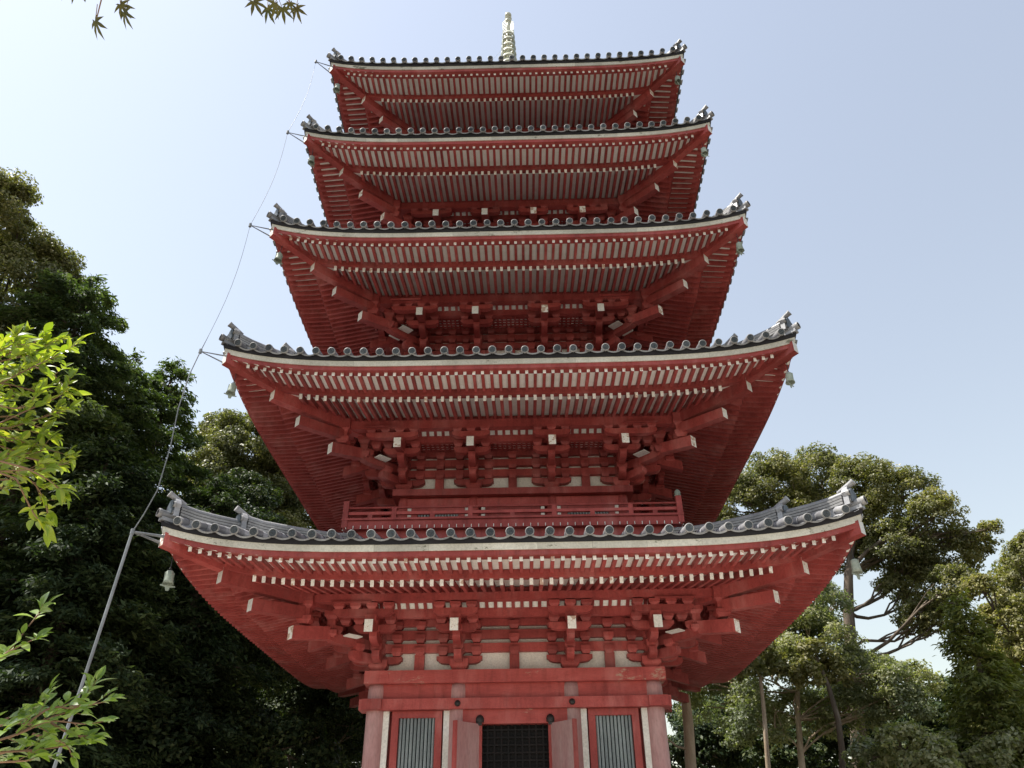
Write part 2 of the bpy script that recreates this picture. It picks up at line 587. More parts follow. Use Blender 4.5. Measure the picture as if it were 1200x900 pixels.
def round_tile_mesh():
    mb = MB()
    n = 14; r = .083
    prof = [(.060, 0), (.074, -.001), (.088, 0), (.088, .055), (.080, .056)]
    # axis along y: cap at y = 0 facing -y, barrel to +y
    M = Matrix.Rotation(-math.pi/2, 4, 'X')
    mb.lathe([(.070, -.012), (.082, -.010), (.084, .0), (.084, .05), (.077, .055), (.077, .36)], n, M, 0, True, [1, 1, 1, 0, 0])
    mb.lathe([(.0, .004), (.070, .004), (.070, -.012)], n, M, 2, False, [2, 1])
    for k in range(3):                     # three comma swirls in low relief
        pts = []
        for j in range(5):
            a = k*2.094 + j*.42
            rr = .018 + .007*j
            pts.append((rr*math.cos(a), -.004, rr*math.sin(a)))
        mb.tube(pts, [.013, .012, .009, .006, .003], 4, 2, True)
    return mb, mb.mesh('round_tile', [TILE, TILE_EDGE, TILE_FACE])
RT_MB, RT_ME = round_tile_mesh()

def pan_tile_mb(wd, sag=.055):
    mb = MB(); n = 6
    rows = [[], [], [], []]
    for j in range(n+1):
        s = -1 + 2*j/n
        x = s*wd/2
        z = -sag*(1 - s*s)
        rows[0].append((x, 0, z)); rows[1].append((x, 0, z-.034)); rows[2].append((x, .34, z-.034)); rows[3].append((x, .34, z))
    mb.grid([rows[0], rows[1]], 1, True, flip=True)
    mb.grid([rows[1], rows[2]], 2, True, flip=True)
    mb.grid([rows[3], rows[0]], 0, True, flip=True)
    return mb

def tilt(p, q):
    """matrix at p whose +y axis points to q, x kept level"""
    dr = (Vector(q) - Vector(p)).normalized()
    x = Vector((1, 0, 0)); x = (x - dr*x.dot(dr)).normalized()
    z = x.cross(dr)
    m = Matrix.Identity(4)
    for r in range(3):
        m[r][0] = x[r]; m[r][1] = dr[r]; m[r][2] = z[r]
    m.translation = Vector(p)
    return m

def ridge(mb, P, h0, layers, wdt, topr):
    """stacked ridge along the points P (on the roof surface)"""
    n = len(P)
    def sweep(w, z0, z1, mat):
        rows = []
        for k, p in enumerate(P):
            d = (P[min(k+1, n-1)] - P[max(k-1, 0)]); d.z = 0; d.normalize()
            r = Vector((d.y, -d.x, 0))*(w/2)
            rows.append([p + r*-1 + Vector((0, 0, z0)), p + r + Vector((0, 0, z0)), p + r + Vector((0, 0, z1)), p - r + Vector((0, 0, z1)), p + r*-1 + Vector((0, 0, z0))])
        mb.grid(rows, mat)
        mb.add(rows[0][:4], [(0, 1, 2, 3)], mat)
        mb.add(rows[-1][:4], [(3, 2, 1, 0)], mat)
    z = -.12
    sweep(wdt*.8, z, h0, 0)
    z = h0
    for k in range(layers):
        sweep(wdt*(1.0-.04*k), z, z+.045, 1)
        sweep(wdt*(.84-.04*k), z+.045, z+.06, 2)
        z += .06
    mb.tube([p + Vector((0, 0, z+.03)) for p in P], topr, 10, 0)
    return z + .03

def onigawara(mb, p, dr, base, sc=1.0):
    """ridge-end ogre tile: a shaped plate with a knob, scrolls and an upturned round tile on top"""
    ang = math.atan2(dr.x, -dr.y)
    M = T(*p) @ RZ(ang)
    poly = [(-.21, -.16), (.21, -.16), (.19, .06), (.235, .16), (.17, .26), (.10, .33), (0, .37), (-.10, .33), (-.17, .26), (-.235, .16), (-.19, .06)]
    poly = [(x*sc, z*sc+base) for x, z in poly]
    mb.prism(poly, .10, 'y', 0, -.02, M)
    inner = [(x*.72, base + (z-base)*.74 + .02) for x, z in poly]
    mb.prism(inner, .06, 'y', 2, -.085, M)
    for sx in (-1, 1):
        mb.lathe([(.0, -.04), (.05, -.03), (.06, 0), (.05, .03)], 8, M @ T(sx*.17*sc, -.08, base+.14*sc) @ Matrix.Rotation(math.pi/2, 4, 'X'), 1)
        mb.lathe([(.0, -.03), (.04, -.02), (.045, 0)], 8, M @ T(sx*.12*sc, -.09, base-.05*sc) @ Matrix.Rotation(math.pi/2, 4, 'X'), 1)
    # upturned round tile on top, pointing outwards and up
    a = M @ Vector((0, .16, base+.26*sc)); b = M @ Vector((0, -.15, base+.43*sc))
    mb.tube([a, b], [.062*sc, .078*sc], 10, 0)
    c = M @ Vector((0, -.152, base+.431*sc)); e = M @ Vector((0, -.185, base+.449*sc))
    mb.tube([c, e], .086*sc, 10, 1)

def build_roof(lv, top_a):
    i = lv['i']; w = lv['w']
    dmax = w - top_a
    n = lv['nc']
    sp = 2*(w-.32)/(n-1)
    us = [(k-(n-1)/2)*sp for k in range(n)]
    ds = [-.06] + list(np.linspace(.3, dmax, 9))
    # deck with scalloped pan-tile courses
    one = MB()
    m = 4
    for k in range(-1, n):
        u0 = us[0] + k*sp
        rows = []
        for d in ds:
            row = []
            for j in range(m+1):
                u = u0 + sp*j/m
                lim = w - d
                u = max(-lim, min(lim, u))
                s = -1 + 2*j/m
                row.append(RP(lv, u, d, -.055*(1-s*s)))
            rows.append(row)
        one.grid(rows, 0, True)
    # dark filling between tiles and white board
    strip(one, lv, [(-.045, .095), (-.02, .002), (.14, .002), (.14, .13)], 1)
    mb = MB(); four(mb, one)
    roof = obj('tiled_roof', mb, [TILE, TILE_DARK], pagoda)
    # barrel rows
    def rows_mb(d_from):
        one = MB()
        for u in us:
            dend = min(dmax, w - abs(u))
            d = d_from
            while d < dend - .08:
                e = min(d+.32, dend)
                a = RP(lv, u, d, .045); b = RP(lv, u, e, .045)
                one.tube([a, b], [.084, .074], 8, 0, True, False)
                d = e
        return one
    mb = MB()
    mb.append(rows_mb(.2))
    side = rows_mb(-.1)
    for u in us:
        p = RP(lv, u, -.13, .05); q = RP(lv, u, .3, .05)
        side.append(RT_MB, tilt(p, q))
    pan = pan_tile_mb(sp)
    for u in us[:-1]:
        p = RP(lv, u+sp/2, -.09, .012); q = RP(lv, u+sp/2, .3, .012)
        sl = (RP(lv, u+sp, -.09).z - RP(lv, u, -.09).z)/sp
        side.append(pan, tilt(p, q) @ Matrix.Rotation(-math.atan(sl), 4, 'Y'))
    for k in (1, 2, 3): mb.append(side, SIDE[k])
    obj('tile_rows', mb, [TILE, TILE_EDGE, TILE_FACE], roof, stuff=True)
    # front eave tiles, one by one
    for u in us:
        p = RP(lv, u, -.13, .05); q = RP(lv, u, .3, .05)
        p += Vector((random.uniform(-.005, .005), random.uniform(-.014, .014), random.uniform(-.004, .005))); q += Vector((random.uniform(-.008, .008), 0, random.uniform(-.008, .008)))
        put('round_tile', RT_ME, roof, tilt(p, q) @ Matrix.Rotation(random.uniform(0, 6.28), 4, 'Y') @ Matrix.Scale(random.uniform(.97, 1.04), 4))
    PM = pan.mesh('pan_tile', [TILE, TILE_EDGE, TILE_DARK])
    for u in us[:-1]:
        p = RP(lv, u+sp/2, -.09 + random.uniform(-.012, .012), .012 + random.uniform(-.006, .006)); q = RP(lv, u+sp/2, .3, .012)
        sl = (RP(lv, u+sp, -.09).z - RP(lv, u, -.09).z)/sp
        put('pan_tile', PM, roof, tilt(p, q) @ Matrix.Rotation(-math.atan(sl), 4, 'Y'))
    # hips: an outer short ridge at the corner and the main ridge behind it
    for k in range(4):
        def HP(a, dz=0):
            d = w - a
            return Vector((a, -a, lv['zc'] + hroof(d) + dz + lv['L']*max(0, 1-d/2.6)))
        dr = Vector((1, -1, 0)).normalized()
        A = [HP(a) for a in np.linspace(w-.16, w-1.35, 6)]
        A[0].z += .05; A[1].z += .01
        r1 = MB()
        ridge(r1, A, .05, 3, .26, .07)
        obj('hip_ridge', r1, [TILE, TILE_EDGE, TILE_DARK], roof, SIDE[k])
        o1 = MB()
        onigawara(o1, A[0] + dr*.07, dr, .12, .76)
        obj('ridge_end_tile', o1, [TILE, TILE_EDGE, TILE_FACE], roof, SIDE[k])
        B = [HP(a) for a in np.linspace(w-1.12, top_a+.05, 8)]
        B[0].z += .04
        r2 = MB()
        ridge(r2, B, .07, 4, .28, .075)
        obj('hip_ridge', r2, [TILE, TILE_EDGE, TILE_DARK], roof, SIDE[k])
        o2 = MB()
        onigawara(o2, B[0] + dr*.07, dr, .16, .76)
        obj('ridge_end_tile', o2, [TILE, TILE_EDGE, TILE_FACE], roof, SIDE[k])
        c = MB()                            # round tile pointing out over the very corner
        ang = math.atan2(1, 1)
        p = HP(w+.10, .10); q = HP(w-.3, .04)
        d = (q-p).normalized(); x = Vector((1, 1, 0)).normalized(); z = x.cross(d)
        m = Matrix.Identity(4)
        for r in range(3):
            m[r][0] = x[r]; m[r][1] = d[r]; m[r][2] = z[r]
        m.translation = p
        c.append(RT_MB, m)
        c.box((0, .24, -.10), (.15, .34, .07), 0, m)
        obj('corner_tile', c, [TILE, TILE_EDGE, TILE_DARK], roof, SIDE[k])
    return roof

# ---------------------------------------------------------------- brackets
def block_mb(w=.225, h=.165):
    mb = MB()
    mb.frustum((0, 0, 0), (w*.66, w*.66), (w*.74, w*.74), h*.16)
    mb.frustum((0, 0, h*.16), (w*.74, w*.74), (w, w), h*.28)
    mb.box((0, 0, h*.72), (w, w, h*.56))
    return mb
def arm_poly(L, h):
    pts = [(-L, h), (-L, h*.52)]
    for k in range(5):
        a = math.pi/2*(k/4)
        pts.append((-L + .03 + (.42*L)*(1-math.cos(a)), h*.48*(1-math.sin(a))))
    right = [(-x, z) for x, z in pts][::-1]
    return pts + right
def arm_mb(L, h=.155, t=.15):
    mb = MB(); mb.prism(arm_poly(L, h)[::-1], t, 'y'); return mb
def out_arm_mb(L, h=.18, t=.16):
    # projecting arm, tip towards -y, underside of the tip curved up
    pts = [(.1, h), (.1, 0), (-L+.22, 0), (-L+.12, h*.06), (-L+.05, h*.2), (-L+.01, h*.38), (-L, h*.5), (-L, h)]
    mb = MB(); mb.prism(pts[::-1], t, 'x'); return mb
BLOCK = block_mb()
DAITO = block_mb(.39, .23)
BLOCK_ME = BLOCK.mesh('bearing_block', [RED])
DAITO_ME = DAITO.mesh('bearing_block', [RED])

def col_xs(lv): return [-lv['b'], -lv['xi'], lv['xi'], lv['b']]

def bracket_pieces(lv, corner):
    """pieces in the local frame of one column: x along the wall, -y outwards, z from the fascia's top"""
    op = lv['op']; P = []
    A = lambda mb, M: P.append(('bracket_arm', mb, M, [RED]))
    B = lambda x, y, z, mb=BLOCK: P.append(('bearing_block', mb, T(x, y, z), [RED]))
    B(0, -.02, -1.485, DAITO)
    for x in (-.36, 0, .36):
        B(x, -.03, -1.16)
    for tz in (-.885, -.605):
        for x in (-.36, 0, .36):
            B(x, -.03, tz)
    A(arm_mb(.49), T(0, -.03, -1.335))
    A(out_arm_mb(.60), T(0, 0, -1.335))
    B(0, -.42, -1.16)
    A(out_arm_mb(1.02), T(0, 0, -1.06))
    B(0, -.84, -.90)
    xs2 = (-.33, .33) if not corner else ((-.33, .33, .62) if corner > 0 else (-.62, -.33, .33))
    A(arm_mb(.44), T(0, -.84, -.865))
    for x in xs2: B(x, -.84, -.70)
    B(0, -op, -.80)
    if not corner:
        A(arm_mb(.45, .145), T(0, -op, -.655))
        for x in (-.33, 0, .33): B(x, -op, -.515, block_small)
    else:
        A(arm_mb(.62, .145), T(.18*corner, -op, -.655))
        for x in (-.34, 0, .34, .68): B(x*corner, -op, -.515, block_small)
    tl = MB(); tl.beam((0, -1.57, -.90), (0, -.1, -.90+.30*1.47), .17, .25, 0, 1)
    P.append(('tail_rafter', tl, T(0, 0, 0), [RED, WHITE_END]))
    return P
block_small = block_mb(.22, .125)

def diag_pieces(lv):
    """corner set along the diagonal: -y is the outward diagonal, distances are true lengths"""
    q = math.sqrt(2)
    P = []
    A = lambda mb, M: P.append(('bracket_arm', mb, M, [RED]))
    B = lambda y, z, mb=BLOCK: P.append(('bearing_block', mb, T(0, -y, z), [RED]))
    A(out_arm_mb(.42*q+.16, .19, .18), T(0, 0, -1.335))
    B(.42*q, -1.15)
    A(out_arm_mb(.84*q+.18, .19, .18), T(0, 0, -1.065))
    B(.84*q, -.89)
    t1 = MB(); t1.beam((0, -1.56*q, -1.02), (0, -.88*q-.10, -1.02+.15*(.68*q-.1)), .19, .26, 0, 1)
    P.append(('tail_rafter', t1, T(0, 0, 0), [RED, WHITE_END]))
    s = MB()
    Q = RZ(math.pi/4)
    s.box((0, 0, -.70), (.17, .17, .34), 0, T(0, -.88*q-.03, 0) @ Q); s.append(block_mb(.30, .16), T(0, -.88*q-.03, -.60) @ Q); s.append(block_mb(.30, .14), T(0, -.88*q-.03, -.97) @ Q)
    P.append(('bottle_strut', s, T(0, 0, 0), [RED]))
    e = (lv['w'] - 1.40 - lv['b'])*q
    t2 = MB(); t2.beam((0, -e, -.655), (0, -lv['op']*q-.14, -.655+.06*(e-lv['op']*q-.14)), .19, .24, 0, 1)
    P.append(('tail_rafter', t2, T(0, 0, 0), [RED, WHITE_END]))
    s = MB(); o = (lv['op']+.02)*q
    W = T(0, -o-.05, 0) @ Q
    s.append(block_mb(.30, .15), T(0, 0, 0) @ T(0, -o-.05, -.80) @ Q)
    s.box((0, 0, -.47), (.20, .20, .44), 0, W); s.append(block_mb(.31, .16), T(0, -o-.05, -.50) @ Q); s.append(block_mb(.31, .12), T(0, -o-.05, -.30) @ Q)
    for sx in (-1, 1):
        pn = MB().box((sx*.22, -.62*q-.0, -.905), (.22, .34, .02))
        P.append(('soffit_panel', pn, T(0, 0, 0), [WHITE]))
    P.append(('bottle_strut', s, T(0, 0, 0), [RED]))
    return P

_cache = {}
def place_pieces(name, P, M, split, parent):
    if split:
        core = MB()
        root = None
        for k, (nm, mb, m, mats) in enumerate(P):
            if root is None and nm == 'bracket_arm':
                root = obj(name, MB().append(mb, m), mats, parent, M)
                first = k
        for k, (nm, mb, m, mats) in enumerate(P):
            if k == first: continue
            if nm == 'bearing_block':
                key = id(mb)
                if key not in _cache: _cache[key] = (mb, mb.mesh('bearing_block', mats))
                put(nm, _cache[key][1], root, m)
            else:
                obj(nm, mb, mats, root, m)
    else:
        mb = MB()
        for (nm, b2, m, mats) in P: mb.append(b2, m)
        obj(name, mb, [RED, WHITE_END], parent, M)

def build_brackets(lv):
    b = lv['b']; zc = lv['zc']
    for k in range(4):
        for j, x in enumerate(col_xs(lv)):
            c = -1 if j == 0 else (1 if j == 3 else 0)
            P = bracket_pieces(lv, c)
            place_pieces('bracket_set', P, SIDE[k] @ T(x, -b, zc), k == 0 and lv['i'] < 3, pagoda)
        P = diag_pieces(lv)
        place_pieces('corner_bracket_set', P, SIDE[k] @ T(b, -b, zc) @ RZ(math.pi/4), k in (0, 3) and lv['i'] < 3, pagoda)

# ---------------------------------------------------------------- walls behind the brackets
def build_bracket_zone(lv):
    b = lv['b']; zc = lv['zc']; xs = col_xs(lv); op = lv['op']
    one = MB()
    one.box((0, -b+.16, zc-.92), (2*b-.2, .2, 1.16))            # white plaster
    # lattice ceiling between wall and second step, and the coved ceiling out to the purlin
    one.box((0, -b-.42, zc-.36), (2*b+.84, .86, .03))
    one.add([(-b-.84, -b-.82, zc-.425), (b+.84, -b-.82, zc-.425), (b+op, -b-op+.05, zc-.21), (-b-op, -b-op+.05, zc-.21)], [(3, 2, 1, 0)])
    mb = MB(); four(mb, one)
    wall = obj('plaster_frieze', mb, [WHITE], pagoda)
    rib = MB()
    n = int((b+.6)/.185)
    for k in range(-n, n+1):
        rib.beam((k*.185, -b-op+.06, zc-.225), (k*.185, -b-.84, zc-.43), .07, .05)
    for k in range(-n*2, n*2+1):
        rib.box((k*.12, -b-.42, zc-.385), (.05, .82, .03))
    for o in (.14, .26, .38, .50, .62, .74):
        rib.box((0, -b-o, zc-.388), (2*b+2*o-.1, .05, .03))
    mb = MB(); four(mb, rib)
    obj('ceiling_ribs', mb, [RED], wall, stuff=True)
    for k in range(4):
        for (o0, o1, z0, z1) in ((-.05, .07, -1.09, -.907), (-.05, .075, -.81, -.627), (-.05, .07, -.53, -.345), (.77, .90, -.565, -.39)):
            p = MB()
            o = (o0+o1)/2
            ln = 2*(b+max(0., o)) + (.24 if o < .1 else .1)
            p.box((0, -b-o, zc+(z0+z1)/2), (ln, o1-o0, z1-z0 - .004*(k % 2)))
            obj('through_beam', p, RED, wall, SIDE[k])
        rest = MB()
        for j in range(3):
            x = (xs[j]+xs[j+1])/2
            split = k == 0 and lv['i'] < 3
            st = MB().box((x, -b-.02, zc-1.32), (.21, .12, .36))
            if split: obj('strut', st, RED, wall)
            else: rest.append(st)
            for tz in (-1.16, -.885, -.605):
                if split: put('bearing_block', BLOCK_ME, wall, T(x, -b-.03, zc+tz))
                else: rest.append(BLOCK, T(x, -b-.03, zc+tz))
        if rest.v: obj('strut', rest, RED, wall, SIDE[k])
    return wall

# ---------------------------------------------------------------- storey walls
def window_mbs(x0, x1, z0, z1, b, ow):
    """frame, bars and recess of one barred window (front side), opening x0..x1, z0..z1"""
    fr = MB(); t = .13
    y = -b - ow
    fr.box(((x0+x1)/2, y, z1+t/2-.003), (x1-x0+2*t*1.1, .14, t))
    fr.box(((x0+x1)/2, y, z0-t/2), (x1-x0+2*t*1.1, .14, t))
    fr.box((x0-t*.55, y+.004, (z0+z1)/2), (t*1.1, .13, z1-z0))
    fr.box((x1+t*.55, y+.004, (z0+z1)/2), (t*1.1, .13, z1-z0))
    bars = []
    n = max(5, int(round((x1-x0)/.072)))
    for k in range(n):
        x = x0 + (x1-x0)*(k+.5)/n
        bm = MB()
        q = (x1-x0)/n*.36
        bm.add([(x-q, y+.01, z0), (x, y-.035, z0), (x+q, y+.01, z0), (x, y+.05, z0),
                (x-q, y+.01, z1), (x, y-.035, z1), (x+q, y+.01, z1), (x, y+.05, z1)],
               [(0, 1, 5, 4), (1, 2, 6, 5), (2, 3, 7, 6), (3, 0, 4, 7), (3, 2, 1, 0), (4, 5, 6, 7)])
        bars.append(bm)
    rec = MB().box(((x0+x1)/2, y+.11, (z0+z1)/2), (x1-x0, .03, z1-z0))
    return fr, bars, rec

def build_storey(lv):
    i = lv['i']; b = lv['b']; zc = lv['zc']; xs = col_xs(lv); xi = lv['xi']
    first = i == 0
    z0 = 1.35 if first else zc - 2.62
    r = .20 if first else .14
    dt, db = zc-1.49, zc-(1.75 if first else 1.66)
    core = MB()
    core.box((0, 0, (z0-.7+zc-.5)/2), (2*b-.22, 2*b-.22, zc-.5-z0+.7))
    wall = obj('storey_wall', core, RED, pagoda)
    done = set()
    for k in range(4):
        for x in xs:
            p = SIDE[k] @ Vector((x, -b, 0))
            key = (round(p.x, 2), round(p.y, 2))
            if key in done: continue
            done.add(key)
            c = MB().lathe([(0, z0), (r*1.03, z0), (r*1.03, z0+.4), (r*.96, db-.12), (r*.90, db+.01), (0, db+.01)], 20, T(p.x, p.y, 0))
            obj('column', c, RED_FADED if first else RED, wall)
        d = MB().box((0, -b-.0, (dt+db)/2), (2*b+.52, .50, dt-db - .004*(k % 2)))
        obj('top_plate', d, RED_WORN if first else RED, wall, SIDE[k])
        if first:
            d = MB().box((0, -b-.02, (zc-1.75+zc-2.03)/2), (2*b-.1, .2, .28))
            obj('tie_beam', d, RED_WORN, wall, SIDE[k])
            d = MB().box((0, -b-.05, (4.69+4.48)/2), (2*b+.64, .40, .21 - .004*(k % 2)))
            d.box((0, -b-.05, 2.25), (2*b+.64, .40, .2 - .004*(k % 2)))
            nag = obj('wall_rail', d, RED, wall, SIDE[k])
            if k == 0:
                for x in xs:
                    h = MB().lathe([(.062, 0), (.062, .02), (.045, .045), (0, .055)], 12, T(x, -b-.25, 4.585) @ Matrix.Rotation(math.pi/2, 4, 'X'))
                    obj('nail_cover', h, IRON, nag)
        else:
            d = MB().box((0, -b-.01, zc-1.79), (2*b-.1, .16, .23))
            d.box((0, -b-.03, zc-2.52), (2*b-.1, .3, .18))
            obj('tie_beam', d, RED, wall, SIDE[k])
        # bays
        bz1 = 4.48 if first else zc-1.905
        bz0 = 2.35 if first else zc-2.43
        for sx in (-1, 1):
            a0, a1 = xi + r*.93, b - r*.93
            sw = .14 if first else .10
            for (p, q) in ((a0-.03, a0+sw-.03), (a1-sw+.03, a1+.03)):
                s = MB().box((sx*(p+q)/2, -b-.03, (bz0+bz1)/2), (q-p, .10, bz1-bz0-.004))
                obj('white_strip', s, WHITE, wall, SIDE[k])
            wx0, wx1 = a0+sw+.12, a1-sw-.12
            if first: wx0, wx1 = 1.645, 2.395
            if sx < 0: wx0, wx1 = -wx1, -wx0
            fr, bars, rec = window_mbs(wx0, wx1, (2.75 if first else bz0+.06), bz1-.135, b, .04)
            if k == 0 and first:
                f = obj('window', fr, RED, wall)
                for bm in bars: obj('window_bar', bm, BARS, f)
                obj('window_recess', rec, SHUTTER, f)
            else:
                mb = MB().append(fr)
                for bm in bars:
                    bm.m = [1]*len(bm.m); mb.append(bm)
                rec.m = [2]*len(rec.m); mb.append(rec)
                obj('window', mb, [RED, BARS, SHUTTER], wall, SIDE[k])
        if not first:
            for sx in (-1, 1):
                s = MB().box((sx*(xi-r-.10), -b-.03, (bz0+bz1)/2), (.09, .10, bz1-bz0-.004))
                obj('white_strip', s, WHITE, wall, SIDE[k])
            d = MB()
            ww = xi-r-.16
            d.box((0, -b-.02, (bz0+bz1)/2), (2*ww, .06, bz1-bz0))
            for kx in (-1, 0, 1):
                d.box((kx*ww*.96, -b-.07, (bz0+bz1)/2), (.05, .05, bz1-bz0))
            obj('door_leaf', d, RED, wall, SIDE[k])
        else:
            d = MB().box((0, -b-.03, 4.34), (2*xi-.1, .26, .276))
            lin = obj('door_lintel', d, RED_WORN, wall, SIDE[k])
            jm = MB()
            for sx in (-1, 1):
                jm.box((sx*.865, -b-.01, 3.28), (.30, .16, 1.84))
            obj('door_jamb', jm, RED, wall, SIDE[k])
            lat = MB()
            for q in range(-5, 6):
                lat.box((q*.142, -b+.0, 3.28), (.036, .035, 1.84))
            for q in range(14):
                lat.box((0, -b+.006, 2.4+q*.142), (1.42, .035, .036))
            lb = obj('door_lattice', lat, DARKWOOD_SHADE, wall, SIDE[k])
            obj('interior_shade_panel', MB().box((0, -b+.075, 3.28), (1.5, .06, 1.84)), DARKWOOD_SHADE, wall, SIDE[k])  # black panel stands in for the unlit interior behind the lattice
            for sx in (-1, 1):
                if k == 0:
                    ang = R(46)
                    M = T(sx*.72, -b-.10, 0) @ RZ(-sx*ang)
                    lf = MB()
                    lf.box((sx*.36, -.035, 3.28), (.70, .055, 1.83), 0, M)
                    leaf = obj('door_leaf', lf, RED_FADED, wall)
                    st = MB()
                    st.box((sx*.705, -.035, 3.28), (.05, .085, 1.84), 0, M)
                    st.box((sx*.04, -.035, 3.28), (.07, .075, 1.835), 0, M)
                    obj('door_stile', st, RED, leaf)
                    hg = MB()
                    hg.lathe([(.075, -.05), (.085, -.02), (.085, .03), (.065, .075), (.03, .10), (0, .112)], 12, T(sx*.72, -b-.17, 4.265))
                    hg.box((sx*.735, -b-.17, 4.19), (.11, .10, .05))
                    obj('door_pivot_cap', hg, IRON, lin)
                else:
                    lf = MB().box((sx*.36, -b-.06, 3.28), (.70, .05, 1.83))
                    obj('door_leaf', lf, RED_FADED, wall, SIDE[k])
    return wall

def build_balcony(lv):
    b = lv['b']; zc = lv['zc']; a = b + 1.12
    top = zc-2.615
    one = MB()
    def trap(z0, z1, a0, a1):
        one.hexa([(-a0, -a0, z0), (a0, -a0, z0), (a1, -a1, z0), (-a1, -a1, z0), (-a0, -a0, z1), (a0, -a0, z1), (a1, -a1, z1), (-a1, -a1, z1)])
    trap(top-.05, top, a+.07, b-.3)
    trap(top-.25, top-.053, a+.03, a-.14)
    trap(top-.75, top-.253, a-.10, a-.3)
    mb = MB(); four(mb, one)
    bal = obj('balcony', mb, RED, pagoda)
    q = MB()
    for k in range(int(2*a/.166)+1):
        q.box((-a+.04+k*.166, -a-.045, top-.215), (.014, .028, .07))
    mb = MB(); four(mb, q)
    obj('edge_clips', mb, WHITE_END, bal, stuff=True)
    s = a/3.78
    for k in range(4):
        front = k == 0
        rest = MB()
        def out(nm, m, mat=RED):
            if front: return obj(nm, m, mat, bal, SIDE[k])
            rest.append(m)
        out('rail', MB().tube([(-a, -a, top+.265), (a, -a, top+.265)], .026, 8))
        out('rail', MB().box((0, -a, top+.125), (2*a, .065, .07)))
        for x, tall in ((0, 0), (.95, 1), (-.95, 1), (1.81, 0), (-1.81, 0), (2.68, 1), (-2.68, 1), (3.22, 0), (-3.22, 0)):
            h = .245 if tall else .09
            out('rail_post', MB().box((x*s, -a, top+h/2), (.105, .085 - .003*tall, h)))
        m = MB().box((a, -a, top+.10), (.125, .125, .64))
        post = obj('corner_post', m, RED, bal, SIDE[k])
        m = MB().lathe([(.075, .42), (.078, .45), (.06, .47), (.072, .50), (.06, .55), (.02, .59), (0, .60)], 12, T(a, -a, top))
        obj('post_cap', m, COPPER, post, SIDE[k])
        if not front: obj('rail', rest, RED, bal, SIDE[k])

def build_spire():
    base = MB()
    za = 24.1
    base.box((0, 0, za+.4), (1.5, 1.5, .9))
    base.box((0, 0, za+.9), (1.7, 1.7, .12))
    base.lathe([(.62, za+.96), (.6, za+1.2), (.45, za+1.45), (.2, za+1.55), (.3, za+1.65), (.5, za+1.85), (.12, za+1.9)], 20)
    base.tube([(0, 0, za+1.5), (0, 0, 33.7)], .085, 12)
    sp = obj('spire', base, SPIRE, pagoda)
    for k in range(9):
        z = 32.25 - .42*k
        r = .27 + .019*k
        m = MB()
        m.lathe([(r*.80, z-.02), (r, z-.085), (r*1.03, z), (r, z+.085), (r*.80, z+.06), (r*.80, z-.02)], 24)
        m.lathe([(.16, z-.06), (.16, z+.06), (.09, z+.06)], 12)
        for j in range(8):
            c, s = math.cos(j*math.pi/4), math.sin(j*math.pi/4)
            m.beam((r*.9*c, r*.9*s, z), (.1*c, .1*s, z), .045, .06)
        obj('spire_ring', m, SPIRE, sp)
    ch = MB()
    for j in range(4):
        t = math.pi/4 + j*math.pi/2
        ch.tube([(.44*math.cos(t), .44*math.sin(t), 28.6), (.31*math.cos(t), .31*math.sin(t), 32.4)], .022, 6)
    obj('ring_stay', ch, COPPER, sp)
    for j in range(4):
        fl = MB()
        M = RZ(math.pi/4 + j*math.pi/2)
        for q in range(6):
            x = .10 + q*.045
            h = .95 - .09*abs(q-2.5) - .04*q
            fl.prism([(x-.007, 32.45), (x+.007, 32.45), (x+.012, 32.45+h*.7), (x+.004, 32.45+h), (x-.01, 32.45+h*.6)], .012, 'y', 0, 0, M)
        for zz in (32.55, 32.8, 33.02):
            fl.box((.20, 0, zz), (.26, .012, .02), 0, M)
        obj('flame_fin', fl, SPIRE, sp)
    j = MB()
    def ball(z, r):
        j.lathe([(r*math.sin(a), z - r*math.cos(a)) for a in np.linspace(.05, math.pi-.05, 9)], 14)
    ball(33.42, .15)
    j.lathe([(.10, 33.55), (.16, 33.6), (.10, 33.66)], 14)
    ball(33.86, .15)
    j.lathe([(.09, 33.98), (.03, 34.06), (0, 34.12)], 12)
    obj('jewel', j, SPIRE, sp)

def build_podium():
    m = MB()
    m.frustum((0, 0, -.05), (10.6, 10.6), (10.3, 10.3), 1.35)
    m.box((0, 0, 1.32), (10.6, 10.6, .10))
    p = obj('stone_podium', m, STONE, pagoda)
    for k in range(6):
        st = MB().box((0, -5.3-.15-.3*(5-k), .10+k*.2), (2.6, .32, .2))
        obj('step', st, STONE, p)

for lv in LEV:
    build_storey(lv)
    build_bracket_zone(lv)
    build_brackets(lv)
    build_eaves(lv)
    build_roof(lv, LEV[lv['i']+1]['b']+.9 if lv['i'] < 4 else .55)
for lv in LEV[1:]:
    build_balcony(lv)
build_spire()
build_podium()

